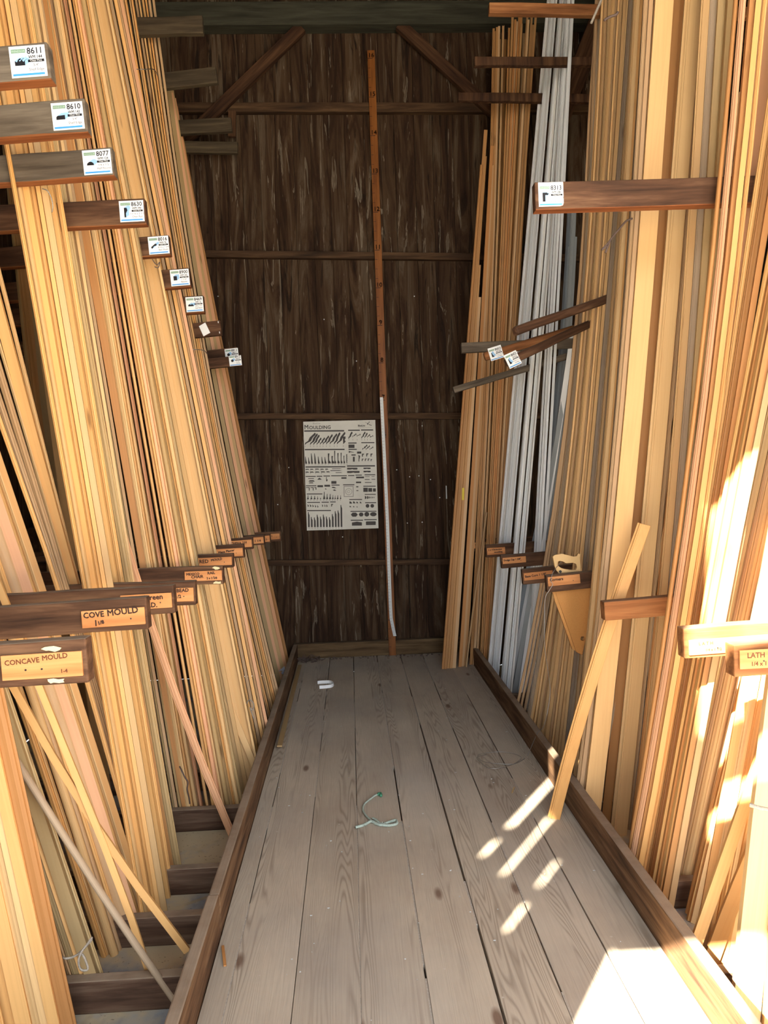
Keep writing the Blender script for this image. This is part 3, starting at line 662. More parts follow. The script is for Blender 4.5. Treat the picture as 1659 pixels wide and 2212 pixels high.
group('L4', 'L', ln((503, 1655), (180, 0)), ln((556, 1636), (232, 0)), 5, 'among pale boards tied near the foot', ['pale'], ('lath', 'lath', 'base'), zp=-.035, yaw=(.0, .12), wf=1.1, jit=.35, Y=(3.82, 3.86))
group('L4b', 'L', ln((556, 1640), (228, 0)), ln((580, 1570), (265, 0)), 5, 'between pale boards and the wired bundle', ['tan', 'pink', 'honey'], ('lath', 'casing', 'bead'), zp=-.035, yaw=(0, .4), Y=(4.17, 4.2))
group('L5', 'L', ln((572, 1570), (398, 760), (262, 0)), ln((604, 1492), (446, 760), (344, 60)), 10, 'in the ribbed bundle bound with wire', ['pale', 'honey', 'tan'], ('round', 'bead', 'lath'), zp=-.14, yaw=(.05, .25), jit=.1, wf=1.0, Y=(4.62, 4.9), layers=.4)
group('L6', 'L', ln((600, 1480), (448, 760), (345, 60)), ln((627, 1440), (486, 760), (386, 260)), 5, 'against the back wall past the wired bundle', ['olive', 'brown', 'pink', 'tan', 'brown'], ('lath', 'casing'), zp=-.14, Y=(5.62, 5.95), yaw=(.1, .3), L=4.62, wf=1.2)
group('L0', 'L', ln((150, 1700), (22, 420)), ln((240, 1700), (60, 420)), 4, 'in the shade behind the golden bundle', ['olive', 'brown'], ('lath', 'casing'), Y=(3.7, 3.6), yaw=(0, .3))
# loose ones
def loose(side, line, w, tone, kind, label, Y=None, zp=-.035, zb=-.14, L=4.8, t=.014, yaw=.2, Yt=None, name='pine_strip'):
    yy = P(line[0][0], line[0][1], 2, zp).y if Y is None else Y
    pts = [P(q[0], q[1], 1, yy if (Yt is None or i == 0) else Yt) for i, q in enumerate(line)]
    d = (pts[1] - pts[0]).normalized(); foot = pts[0] + d * ((zb - pts[0].z) / d.z) if zb is not None else pts[0]
    o = strip(name, foot, pts[1:], w, t, kind, tone, zb, L, yaw=yaw); return tag(o, label, 'moulding strip')
loose('L', ln((405, 2052), (219, 1797), (36, 1490)), .022, 'honey', 'lath', 'thin curved honey lath lying across the fan, its foot against the kerb', Y=2.36, zb=None, L=2.6)
loose('L', ln((328, 2088), (215, 1925), (88, 1727)), .022, 'grey', 'round', 'thin silvery strip leaning across the fan below the curved honey lath', Y=2.27, L=2.4)
loose('L', ln((476, 1736), (322, 1335), (222, 1000)), .034, 'pink', 'casing', 'reddish profiled strip slanting across the pale strips above the third joist', Y=3.36, L=3.6)
loose('L', ln((548, 1650), (505, 1545)), .03, 'pale', 'lath', 'short pale offcut leaning at the foot of the wide pale boards', Y=3.86, L=.9)
loose('L', ln((318, 2086), (255, 1900), (150, 1640)), .02, 'honey', 'lath', 'thin honey strip with its foot beside the silvery one', Y=2.35, L=2.6)
# --- rack on the saw side
group('R0a', 'R', ln((955, 1428), (1000, 850), (1034, 430)), ln((1006, 1438), (1042, 850), (1070, 300)), 9, 'of the brown strips standing on the deck', ['brown', 'tan', 'brown', 'amber'], ('lath', 'bead', 'lath'), zp=0, zb=0, L=4.0, dL=.2, yaw=(0, .2), wf=1.35, Y=(5.62, 5.7), layers=.15, jit=.1)
group('R0b', 'R', ln((1016, 1400), (1042, 850), (1062, 60)), ln((1072, 1440), (1120, 600), (1158, 60)), 19, 'in the brown bundle reaching the upper arms', ['brown', 'brown', 'tan', 'brown', 'amber'], ('lath', 'bead', 'lath'), Y=(5.75, 5.55), L=5.02, dL=.045, yaw=(0, .25))
group('R0c', 'R', ln((1022, 1400), (1045, 900), (1068, 60)), ln((1076, 1440), (1124, 600), (1152, 60)), 9, 'of the layer behind the brown bundle', ['brown', 'brown', 'tan', 'brown', 'amber'], ('lath',), Y=(5.9, 5.85), L=5.05, yaw=(0, .25))
group('R1', 'R', ln((1052, 1458), (1128, 600), (1182, 0)), ln((1108, 1466), (1184, 600), (1230, 0)), 13, 'in white beside the brown bundle', ['white'], ('lath', 'casing', 'bead', 'base'), Y=(5.45, 5.0), L=5.2, yaw=(0, .4), lname='white_strip', t=.014)
group('R1b', 'R', ln((1140, 1470), (1186, 600), (1206, 300)), ln((1160, 1470), (1210, 600), (1224, 300)), 4, 'in white nearest the dark opening', ['white'], ('lath', 'casing'), Y=(4.95, 4.85), L=5.1, yaw=(0, .3), lname='white_strip')
group('R1c', 'R', ln((1100, 1460), (1215, 700), (1232, 380)), ln((1150, 1460), (1232, 700), (1248, 360)), 4, 'ending well below the ceiling', ['bluegrey'], ('lath', 'casing'), Y=(5.4, 5.3), L=3.55, dL=.06, yaw=(0, .3), lname='white_strip')
group('R1d', 'R', ln((1085, 1462), (1215, 900)), ln((1135, 1468), (1225, 800)), 4, 'slanting low behind the white ones', ['bluegrey', 'white'], ('lath', 'casing'), Y=(5.2, 5.1), L=2.6, yaw=(0, .3), lname='white_strip')
group('R2z', 'R', ln((1228, 1640), (1283, 0)), ln((1244, 1660), (1312, 0)), 3, 'standing upright beside the dark opening', ['tan', 'amber'], ('lath', 'casing'), Y=(4.45, 4.4), yaw=(0, .3))
group('R2', 'R', ln((1150, 1560), (1262, 640), (1298, 0)), ln((1262, 1700), (1352, 600), (1400, 0)), 17, 'in the dense sheaf right of the handsaw', ['tan', 'pale', 'honey', 'tan', 'grey', 'pale'], ('lath', 'casing', 'bead', 'base', 'cove'), Y=(4.3, 3.72), yaw=(0, .45), wf=1.12)
group('R2a', 'R', ln((1112, 1504), (1240, 730), (1268, 300)), ln((1165, 1580), (1262, 730), (1290, 300)), 6, 'splayed low beside the handsaw', ['tan', 'pale', 'honey', 'tan', 'grey', 'pale'], ('lath', 'casing', 'round'), Y=(4.52, 4.3), yaw=(0, .3), wf=.8, jit=.25)
group('R2b', 'R', ln((1135, 1560), (1240, 1000), (1300, 0)), ln((1250, 1690), (1320, 1000), (1380, 0)), 7, 'in the shade behind the dense sheaf', ['tan', 'pale', 'honey', 'tan', 'grey', 'pale'], ('lath', 'casing'), Y=(4.55, 4.1), yaw=(0, .3))
group('R2f', 'R', ln((1232, 1680), (1300, 1000), (1368, 0)), ln((1262, 1710), (1345, 800), (1402, 0)), 5, 'of the strips crossing the Corners arm', ['tan', 'pale', 'honey', 'tan', 'grey', 'pale'], ('casing', 'lath', 'bead'), Y=(3.42, 3.36), yaw=(0, .4))
group('R3', 'R', ln((1262, 1720), (1358, 800), (1416, 0)), ln((1298, 1720), (1392, 800), (1450, 0)), 1, 'tall and plain beside the dense sheaf', ['pale'], ('lath',), Y=(3.12, 3.12), wf=1.0, yaw=(.05, .1), grp='tall plain boards')
group('R3g', 'R', ln((1243, 1690), (1338, 800), (1388, 0)), ln((1262, 1700), (1358, 800), (1418, 0)), 3, 'in the trio beside the tall board', ['grey', 'tan'], ('lath', 'casing'), Y=(3.2, 3.15), wf=1.0)
group('R4', 'R', ln((1300, 1740), (1376, 990), (1450, 0)), ln((1345, 1760), (1412, 990), (1484, 0)), 2, 'of the recessed amber pair', ['amber'], ('lath',), Y=(3.3, 3.3), wf=1.1)
group('R5', 'R', ln((1317, 1803), (1404, 900), (1478, 0)), ln((1351, 1803), (1440, 900), (1513, 0)), 1, 'whose foot shows past the kerb below the bare arm', ['pale'], ('base',), zp=-.14, wf=1.02, yaw=(.05, .1), grp='tall plain boards')
group('R5b', 'R', ln((1352, 1800), (1440, 900), (1513, 0)), ln((1372, 1800), (1470, 900), (1530, 0)), 2, 'of the pair hugging the pale board', ['amber', 'tan'], ('lath', 'casing'), Y=(3.24, 3.22))
group('R6', 'R', ln((1372, 1815), (1458, 900), (1516, 0)), ln((1440, 1815), (1516, 900), (1582, 0)), 4, 'directly behind the orange sheaf', ['olive', 'pale', 'grey'], ('lath', 'base'), Y=(3.05, 2.98), wf=1.15)
group('R6b', 'R', ln((1300, 1740), (1420, 1100)), ln((1345, 1760), (1460, 1100)), 4, 'slanting beside the bare arm', ['grey', 'tan', 'pale'], ('lath', 'casing'), Y=(3.4, 3.36), L=3.4, wf=.9)
group('R6c', 'R', ln((1225, 1690), (1310, 1330)), ln((1290, 1750), (1370, 1330)), 5, 'low behind the loose leaning board', ['grey', 'pale', 'tan'], ('lath', 'casing', 'round'), Y=(3.5, 3.28), L=3.0, wf=1.0)
group('R7', 'R', ln((1356, 1830), (1446, 1250), (1528, 600), (1580, 0))[0:1] + ln((1446, 1270), (1580, 0)), ln((1398, 1840), (1502, 1270), (1658, 0)), 5, 'in the sheaf overlapping the 8313 arm', ['honey', 'amber', 'honey', 'pink'], ('casing', 'round', 'lath', 'bead'), Y=(2.66, 2.58), wf=1.05, yaw=(.1, .4))
group('R7b', 'R', ln((1392, 1860), (1500, 1270), (1600, 600)), ln((1428, 1880), (1530, 1270), (1640, 600)), 3, 'of the trio beside the orange sheaf', ['honey', 'amber'], ('lath', 'casing'), Y=(2.62, 2.56), wf=1.1)
group('R8', 'R', ln((1410, 1860), (1525, 1000), (1640, 0)), ln((1460, 1860), (1580, 1000), (1690, 0)), 1, 'with the pink cast behind the sunlit sheaf', ['pink'], ('lath',), Y=(2.78, 2.78), wf=1.05, grp='tall plain boards')
group('R9', 'R', ln((1408, 1905), (1520, 1290), (1640, 640)), ln((1456, 1935), (1572, 1290), (1700, 640)), 5, 'of the sheaf touched first by sun', ['honey', 'amber', 'pale'], ('lath', 'casing', 'lath'), Y=(2.46, 2.38), wf=1.1, jit=.3)
group('R9b', 'R', ln((1440, 1900), (1590, 1200)), ln((1510, 1900), (1665, 1200)), 5, 'in the shaded layer behind the sunlit sheaf', ['tan', 'olive', 'pale'], ('lath', 'casing'), Y=(2.72, 2.68), wf=1.1)
group('R10', 'R', ln((1474, 1988), (1556, 1640), (1640, 1290)), ln((1524, 2008), (1612, 1640), (1712, 1290)), 6, 'of the sheaf slanting through the brightest sun', ['pale', 'honey', 'pale'], ('lath', 'casing', 'lath'), zp=-.14, Y=None, wf=1.1, L=3.6)
group('R14', 'R', ln((1515, 1960), (1610, 1420)), ln((1600, 1990), (1720, 1420)), 6, 'behind the twine-tied front boards', ['pale', 'tan', 'honey'], ('lath', 'casing'), Y=(2.3, 2.22), wf=1.1, L=3.4)
group('R13', 'R', ln((1562, 2260), (1632, 1660), (1680, 1300)), ln((1700, 2290), (1750, 1660), (1790, 1300)), 2, 'of the frontmost pair bound with pale twine', ['pale'], ('lath',), Y=(1.98, 1.96), wf=1.0, jit=.02, L=3.2, yaw=(0, .05), grp='wide front boards')
loose('R', ln((1196, 1766), (1262, 1520), (1385, 1150)), .052, 'honey', 'base', 'loose board leaning over the kerb with its foot on the deck', Y=3.1, zp=0, zb=None, L=1.34, Yt=2.97, yaw=-.25, name='pine_board')
loose('R', ln((1512, 2008), (1578, 1820), (1642, 1640)), .034, 'honey', 'lath', 'honey strip slanting steeply left of the frontmost boards', Y=2.16, L=1.6, yaw=-.2)
loose('R', ln((1560, 2004), (1592, 1915), (1628, 1830)), .045, 'honey', 'lath', 'short wide strip with a chipped foot beside the frontmost boards', Y=2.2, L=1.2, yaw=-.2)
loose('R', ln((1006, 1440), (1012, 1390), (1040, 1180)), .010, 'tan', 'lath', 'hair-thin bowed strip standing alone on the deck near the brown strips', Y=5.6, zp=0, zb=None, L=1.2)
print('STRIPS', NSTRIP)
# ------------------------------------------------------------------ chart on the back wall
yp = YB - .012
TL, TRc, BR, BL = (P(x, y, 1, yp) for x, y in ((658, 910), (812, 907), (819, 1140), (663, 1146)))
cw = ((TRc - TL).length + (BR - BL).length) / 2; ch = ((TL - BL).length + (TRc - BR).length) / 2
xa = ((TRc - TL) + (BR - BL)).normalized(); xa.y = 0; xa.normalize(); za = Vector((-xa.z, 0, xa.x))
m4 = Matrix((xa, za, Vector((0, -1, 0)))).transposed().to_4x4(); m4.translation = BL      # local x right, y up, z to the viewer
mb = MB(); nx, ny = 12, 18
for j in range(ny + 1):
    for i in range(nx + 1):
        u, v = i / nx, j / ny
        mb.v.append((u * cw, v * ch, .003 + .0018 * math.sin(u * 5 + v * 3) + .001 * math.sin(v * 17)))
for j in range(ny):
    for i in range(nx):
        a = j * (nx + 1) + i; mb.f.append((a, a + 1, a + nx + 2, a + nx + 1)); mb.r.append(0)
b = len(mb.v); mb.v += [(0, 0, 0), (cw, 0, 0), (cw, ch, 0), (0, ch, 0)]; mb.f.append((b + 3, b + 2, b + 1, b)); mb.r.append(0)
chart = mb.build('moulding_chart', M_PAPER); chart.matrix_world = m4
tag(chart, 'large white moulding profile chart pinned on the dark board wall', 'poster')
ZC = .0068
def cc(x, y):                         # crop pixels of the chart -> local
    l = 150 + (y - 165) * (190 - 150) / (2097 - 165); r = 1418 + (y - 140) * (1462 - 1418) / (2063 - 140)
    u = (x - l) / (r - l); t = 165 + (140 - 165) * u; bo = 2097 + (2063 - 2097) * u
    return (u * cw, ch * (1 - (y - t) / (bo - t)))
def cpoly(mb, pts): fillpoly(mb, [cc(*p) for p in pts], (), 0, ZC)
def cbox(mb, x0, y0, x1, y1): cpoly(mb, [(x0, y1), (x1, y1), (x1, y0), (x0, y0)])
k = cw / 1290
m = MB(); 
x, y = cc(168, 300); text_geo(m, 'M', x, y, 112 * k, ZC, 'LEFT', sx=.9, bold=.0008); x, y = cc(252, 300); text_geo(m, 'OULDING', x, y, 86 * k, ZC, 'LEFT', sx=1.0, bold=.0008)
x, y = cc(1112, 256); text_geo(m, 'BlueLinx', x, y, 44 * k, ZC, 'LEFT', sx=.85, bold=.0007)
m.build('chart_title', M_CINK, chart)
m = MB(); x, y = cc(318, 212); text_geo(m, 'BlueLinx', x, y, 46 * k, ZC, 'LEFT', sx=.85); x, y = cc(1118, 284); text_geo(m, "America's building products distributor", x, y, 19 * k, ZC, 'LEFT', sx=.8)
m.build('chart_subtitle', M_CINK2, chart)
m = MB()
for (x, y) in ((1310, 180), (1290, 200), (1285, 215), (1320, 225), (1342, 236)): cpoly(m, [(x + 9 * math.cos(t * 1.05), y - 9 * math.sin(t * 1.05)) for t in range(6)])
cpoly(m, [(1240, 178), (1330, 236), (1332, 240), (1238, 182)]); cpoly(m, [(1270, 214), (1312, 178), (1314, 182), (1273, 217)])
m.build('chart_logo', M_CINK, chart)
m = MB()
for b_ in ((165, 318, 868, 342), (172, 648, 872, 670), (180, 955, 884, 976), (912, 942, 1408, 964), (938, 312, 1146, 332), (1166, 308, 1380, 328), (938, 538, 1086, 556), (1168, 533, 1400, 550), (942, 650, 1088, 668), (180, 1126, 360, 1142), (376, 1124, 474, 1140), (494, 1120, 612, 1136), (630, 1116, 908, 1132), (930, 1114, 1042, 1130), (1060, 1108, 1174, 1124), (1222, 1102, 1412, 1118), (182, 1292, 368, 1308), (386, 1290, 486, 1326), (508, 1284, 610, 1318), (634, 1282, 778, 1298), (840, 1278, 1040, 1294), (1198, 1306, 1418, 1322), (196, 1438, 472, 1454), (1222, 1452, 1418, 1466), (202, 1588, 428, 1604), (456, 1586, 584, 1602), (608, 1582, 706, 1598), (946, 1540, 1174, 1556), (1228, 1598, 1424, 1614), (200, 1732, 620, 1750), (966, 1752, 1428, 1768), (970, 1908, 1188, 1926), (1210, 1900, 1432, 1918), (1092, 698, 1166, 734), (992, 748, 1068, 768)): cbox(m, *b_)
m.build('chart_heading_print', M_CINK, chart)
m = MB()
def slant(x0, y0, x1, y1, w):         # S-curved crown profile
    w *= .62
    c = [(x0, y0 + 8), (x0 + w * .35, y0 - 28), (x0 + (x1 - x0) * .35 - w * .1, y0 + (y1 - y0) * .3), (x0 + (x1 - x0) * .5 - w * .1, y0 + (y1 - y0) * .6), (x1 - w * .9, y1 + 18), (x1 - w * .2, y1 - 4), (x1 + w * .5, y1 + 8), (x1 + w * .3, y1 + 34),
         (x0 + (x1 - x0) * .72 + w * .5, y0 + (y1 - y0) * .62), (x0 + (x1 - x0) * .5 + w * .6, y0 + (y1 - y0) * .28), (x0 + w * 1.1, y0 - 18), (x0 + w * .5, y0 + 2)]
    cpoly(m, c[::-1])
for a in ((172, 565, 355, 365, 46), (262, 568, 392, 378, 40), (320, 568, 425, 400, 38), (378, 568, 458, 450, 34), (436, 566, 520, 448, 34), (488, 564, 592, 415, 34), (545, 562, 656, 392, 36), (610, 558, 735, 380, 38), (682, 560, 790, 360, 40), (735, 560, 878, 355, 40), (938, 465, 1005, 350, 40), (1012, 440, 1076, 376, 26), (1090, 430, 1148, 384, 24), (1168, 462, 1235, 350, 32), (1222, 456, 1272, 368, 30), (1270, 450, 1318, 392, 26), (1322, 448, 1372, 410, 22), (1184, 665, 1268, 575, 26), (1245, 665, 1312, 590, 24), (1315, 665, 1372, 610, 22)): slant(*a)
cpoly(m, [(842, 430), (892, 430), (890, 470), (875, 490), (892, 515), (885, 530), (850, 565), (846, 500)][::-1])
for (x, t_, w) in ((176, 780, 36), (230, 795, 34), (280, 722, 36), (338, 724, 36), (400, 778, 36), (464, 786, 34), (518, 788, 36)):
    cpoly(m, [(x, 908), (x, t_ + 4), (x + 8, t_), (x + w * .5, t_ + 60), (x + w * .8, 880), (x + w, 908)])
for (x, t_, w) in ((576, 728, 50), (640, 774, 44), (688, 682, 34), (744, 722, 38), (802, 718, 30), (852, 770, 26)):
    cpoly(m, [(x, 905), (x + 4, 850), (x, t_), (x + w * .6, t_), (x + w * .55, t_ + 20), (x + w * .45, 800), (x + w * .5, 850), (x + w, 885), (x + w, 905)])
cpoly(m, [(900, 898)] + [(900 + (4 if i % 2 else 0), 898 - i * 17) for i in range(1, 10)] + [(920 + (0 if i % 2 else -8), 740 + i * 17) for i in range(0, 9)] + [(920, 898)])
for (x, y, w, h) in ((180, 998, 70, 16), (264, 998, 60, 16), (350, 996, 76, 16), (442, 998, 66, 16), (528, 998, 56, 16), (180, 1048, 64, 18), (258, 1048, 72, 18), (350, 1048, 80, 18), (452, 1046, 80, 18), (548, 1046, 64, 18), (646, 996, 190, 10), (618, 1028, 218, 12), (710, 1064, 126, 10)):
    cpoly(m, [(x, y + h), (x, y), (x + w * .75, y), (x + w, y + h)][::-1])
for (x, y, w, h) in ((914, 984, 186, 32), (914, 1042, 224, 34), (1204, 984, 130, 24), (1204, 1040, 130, 26)):
    cpoly(m, [(x, y + h), (x, y), (x + w - 10, y), (x + w, y + h * .5), (x + w - 10, y + h), (x + w * .6, y + h), (x + w * .5, y + h * .75), (x + w * .3, y + h)][::-1])
for b_ in ((942, 574, 1048, 634), (1072, 1142, 1212, 1172), (1070, 1230, 1160, 1258), (632, 1218, 722, 1266), (810, 1152, 902, 1178), (1198, 1340, 1278, 1414), (1286, 1346, 1354, 1412), (1368, 1352, 1420, 1410), (1226, 1140, 1312, 1148), (1344, 1138, 1400, 1146), (1224, 1188, 1312, 1200), (1344, 1186, 1412, 1196), (1226, 1240, 1344, 1252), (224, 1166, 326, 1178), (1072, 1312, 1110, 1332), (1074, 1384, 1110, 1398), (1018, 790, 1050, 876)): cbox(m, *b_)
cpoly(m, [(945, 716), (948, 682), (965, 692), (1040, 708), (1040, 714), (975, 708), (958, 718)][::-1]); cpoly(m, [(1118, 874), (1120, 800), (1114, 755), (1146, 776), (1140, 810), (1132, 840), (1132, 874)][::-1])
cpoly(m, [(228, 1226), (252, 1202), (318, 1202), (342, 1226)]); cpoly(m, [(230, 1256), (250, 1240), (306, 1240), (318, 1256)]); cpoly(m, [(382, 1192), (424, 1156), (466, 1192)]); cpoly(m, [(540, 1146), (552, 1146), (552, 1190), (572, 1190), (560, 1220), (542, 1222)])
for (x, w, h) in ((182, 66, 60), (264, 54, 58), (330, 38, 44)): cpoly(m, [(x, 1326), (x + w, 1326), (x + w, 1326 + h), (x + w - 14, 1326 + h), (x + w - 14, 1338), (x, 1338)])
for (x, y, s) in ((1180, 736, 1), (1256, 732, 1), (1330, 736, 1), (1176, 826, .8), (1230, 824, .8), (1282, 824, .8), (1332, 834, .7), (626, 1624, .9)): cpoly(m, [(x, y), (x + 40 * s, y), (x + 34 * s, y + 14 * s), (x + 18 * s, y + 20 * s), (x + 14 * s, y + 54 * s), (x, y + 54 * s)])
for (x, t_, w) in ((196, 1468, 36), (256, 1476, 36), (314, 1480, 36), (374, 1488, 24), (424, 1512, 24), (482, 1408, 38), (536, 1446, 34), (588, 1448, 36), (640, 1466, 28), (684, 1476, 24), (722, 1474, 34), (780, 1472, 24)):
    cpoly(m, [(x, 1540), (x + w * .4, (t_ + 1540) / 2), (x + w * .5, t_), (x + w * .8, t_), (x + w * .75, (t_ + 1540) / 2), (x + w, 1525), (x + w, 1540)])
for (x, t_, w) in ((206, 1624, 30), (248, 1626, 32), (292, 1630, 28), (336, 1636, 26), (378, 1640, 24), (462, 1626, 24), (504, 1628, 22), (538, 1630, 26)):
    cpoly(m, [(x, t_), (x + w, t_ + 34), (x + 6, t_ + 52)][::-1])
for (x, t_) in ((212, 1764), (264, 1852), (318, 1860), (368, 1812), (424, 1846), (476, 1810), (530, 1846), (582, 1858), (636, 1802), (688, 1752), (738, 1738), (790, 1642)):
    cpoly(m, [(x, 2036), (x, t_ + 6), (x + 14, t_), (x + 16, t_ + 30), (x + 29, t_ + 60), (x + 30, 2036)])
for (cx_, cy_, rx, ry, nn) in ((1270, 1663, 33, 33, 16), (1354, 1663, 33, 33, 16), (1034, 1818, 62, 42, 6), (1156, 1816, 44, 40, 6), (1256, 1812, 44, 42, 12), (1372, 1812, 60, 38, 10)):
    cpoly(m, [(cx_ + rx * math.cos(2 * math.pi * i / nn), cy_ + ry * math.sin(2 * math.pi * i / nn)) for i in range(nn)][::-1])
cpoly(m, [(990, 1958), (1080, 1942), (1168, 1956), (1168, 2014), (990, 2014)]); cpoly(m, [(1238, 1948), (1250, 1940), (1408, 1938), (1416, 1948), (1414, 2004), (1240, 2006)])
for (x, s) in ((1224, 30), (1264, 28), (1304, 20), (1344, 18), (1378, 14)): cpoly(m, [(x, 1514 - s), (x + s, 1514 - s * .5), (x + s, 1514 + s * .5), (x, 1514 + s)][::-1])
for (x, y, s) in ((950, 1580, 50), (1012, 1580, 46), (1072, 1586, 36), (1134, 1588, 34), (952, 1660, 30), (1014, 1664, 26), (1076, 1670, 22)): cpoly(m, [(x, y), (x + s * .6, y + s * .15), (x + s, y + s * .8), (x, y + s * .8)][::-1])
cpoly(m, [(640, 1320), (680, 1322), (725, 1345), (690, 1346), (644, 1338)][::-1]); cpoly(m, [(655, 1376), (690, 1366), (722, 1388), (680, 1390)][::-1]); cpoly(m, [(522, 1340), (552, 1366), (524, 1368)][::-1])
m.build('chart_profile_print', M_CINK, chart)
m = MB()
def ringp(cx_, cy_, r0, r1): 
    fillpoly(m, [cc(cx_ + r1 * math.cos(t * .314), cy_ - r1 * math.sin(t * .314)) for t in range(20)], [[cc(cx_ + r0 * math.cos(t * .314), cy_ - r0 * math.sin(t * .314)) for t in range(20)]], 0, ZC)
ringp(938, 1408, 52, 60); ringp(938, 1408, 20, 26)
fillpoly(m, [cc(850, 1500), cc(1024, 1500), cc(1024, 1308), cc(850, 1308)], [[cc(862, 1488), cc(1012, 1488), cc(1012, 1320), cc(862, 1320)]], 0, ZC)
for row, xs_ in ((600, (178, 270, 330, 388, 440, 494, 550, 612, 690, 740, 850)), (920, (186, 240, 296, 352, 412, 474, 530, 590, 654, 704, 762, 812, 862, 912)), (1020, (190, 270, 360, 450, 540)), (1556, (206, 266, 324, 380, 436, 496, 548, 600, 652, 692, 736, 788)), (2056, (228, 282, 334, 384, 440, 494, 546, 598, 652, 706, 756, 808)), (488, (950, 1020, 1096, 1176, 1228, 1276, 1328)), (1080, (190, 268, 358, 460))):
    for x in xs_: cbox(m, x - 3, row - 14, x + 4, row + 14)
m.build('chart_caption_print', M_CINK2, chart)

# ------------------------------------------------------------------ measuring board
yr = YB - .06
A, B = P(848, 1416, 1, yr), P(801, 110, 1, yr); Ln = (B - A).length; za = (B - A).normalized(); xa = Vector((za.z, 0, -za.x))
m4 = Matrix((xa, Vector((0, 1, 0)), za)).transposed().to_4x4(); m4.translation = (A.x, yr, A.z)
root = empty('measuring_board', mat=m4); tag(root, 'tall orange-brown measuring board with numbered feet standing on the back wall', 'ruler')
MB().box(-.03, .03, -.012, .0, 0, Ln).build('board', M_RULER, root, bevel=.002)
for ft in range(1, 17):
    m = MB(); z = ft * .3048
    if z > Ln: break
    s = str(ft); fs = .05
    g = MB(); text_geo(g, s, 0, 0, fs, bold=.0012); 
    b = len(m.v); m.v += [(x, -.0125, z + .008 + y) for x, y, _ in g.v]; m.f += [tuple(b + i for i in f) for f in g.f]; m.r += [0] * len(g.f)
    m.box(-.028, .012, -.0126, -.0122, z - .003, z + .002)
    for q in (1, 2, 3): m.box(-.028, -.008, -.0126, -.0122, z - q * .0762 - .0015, z - q * .0762 + .0015)
    m.build('foot_lettering', M_MARK, root)
# white paper measuring tape fixed on it, peeling sideways at the foot
tp = [P(x, y, 1, yr - .016) for x, y in ((824, 858), (826, 900), (829, 960), (833, 1040), (837, 1130), (840, 1220), (843, 1300), (845, 1336), (849, 1356), (853, 1374))]
inv = m4.inverted(); tp = [inv @ p for p in tp]
mb = MB(); w = .013
for i, p in enumerate(tp): mb.v += [(p.x - w, p.y + .002, p.z), (p.x + w, p.y + .002, p.z), (p.x + w, p.y, p.z), (p.x - w, p.y, p.z)]
for i in range(len(tp) - 1):
    for q in range(4): mb.f.append((i * 4 + q, i * 4 + (q + 1) % 4, i * 4 + 4 + (q + 1) % 4, i * 4 + 4 + q)); mb.r.append(0)
tape = mb.build('white_tape', M_TAPE, root)
m = MB()
for i in range(len(tp) - 1):
    a, b = tp[i], tp[i + 1]; nn = max(2, int((b - a).length / .0254))
    for q in range(nn):
        p = a.lerp(b, q / nn); m.box(p.x - w * .9, p.x - w * (.1 if (q % 4) else -.4), p.y - .0008, p.y - .0004, p.z - .001, p.z + .001)
m.build('tape_ticks', M_GREY, tape)

# ------------------------------------------------------------------ handsaw in its wooden sheath, hanging behind the Corners arm
T = saw_at.matrix_world.translation
def at_saw(px, py, y): p = P(px, py, 1, y); return p
ys = T.y + .055
o0 = at_saw(1195, 1262, ys); m4 = Matrix(((1, 0, 0), (0, 0, -1), (0, 1, 0))).to_4x4(); m4.translation = o0     # local x right, y up, z towards viewer
root = empty('handsaw', mat=m4); tag(root, 'handsaw with a pale wooden handle hanging in a wedge-shaped wooden sheath', 'saw')
def sl(px, py): p = P(px, py, 1, ys) - o0; return (p.x, p.z)
mb = MB(); fillpoly(mb, [sl(*p) for p in ((1194, 1249), (1290, 1243), (1274, 1340), (1257, 1414), (1244, 1408), (1225, 1352), (1207, 1300), (1196, 1268))][::-1], [[sl(1258 + 5 * math.cos(t * .785), 1379 + 5 * math.sin(t * .785)) for t in range(8)][::-1]], .006)
mb.build('sheath_front', M_SLEEVE, root, bevel=.001)
mb = MB(); fillpoly(mb, [sl(*p) for p in ((1190, 1250), (1288, 1244), (1272, 1340), (1253, 1412), (1236, 1402), (1218, 1350), (1200, 1300), (1190, 1262))][::-1], [[sl(1258 + 5 * math.cos(t * .785), 1379 + 5 * math.sin(t * .785)) for t in range(8)][::-1]], .012, -.014)
mb.build('sheath_back', M_SLEEVE, root, bevel=.001)
mb = MB(); fillpoly(mb, [sl(*p) for p in ((1200, 1242), (1252, 1236), (1252, 1250), (1216, 1262))][::-1], (), .0015, -.0012); mb.build('saw_blade', M_STEEL, root)
hp = [(1193, 1202), (1197, 1199), (1212, 1196), (1226, 1199), (1238, 1202), (1244, 1201), (1248, 1195), (1252, 1197), (1251, 1206), (1253, 1222), (1253, 1242), (1236, 1243), (1215, 1246), (1208, 1240), (1201, 1232), (1197, 1222), (1195, 1212)]
hole = [(1204, 1213), (1208, 1211), (1214, 1212), (1222, 1216), (1236, 1215), (1243, 1218), (1245, 1225), (1243, 1230), (1234, 1231), (1220, 1229), (1212, 1227), (1206, 1223), (1203, 1218)]
mb = MB(); fillpoly(mb, [sl(*p) for p in hp][::-1], [[sl(*p) for p in hole][::-1]], .02, -.01)
h = mb.build('handle', M_HANDLE, root, bevel=.003); h['label'] = 'pale wooden saw handle'
m = MB(); c = sl(1209, 1234)
m.tube([(c[0], c[1], .009), (c[0], c[1], .013)], .007, 12); m.build('handle_screw', M_STEEL, h)
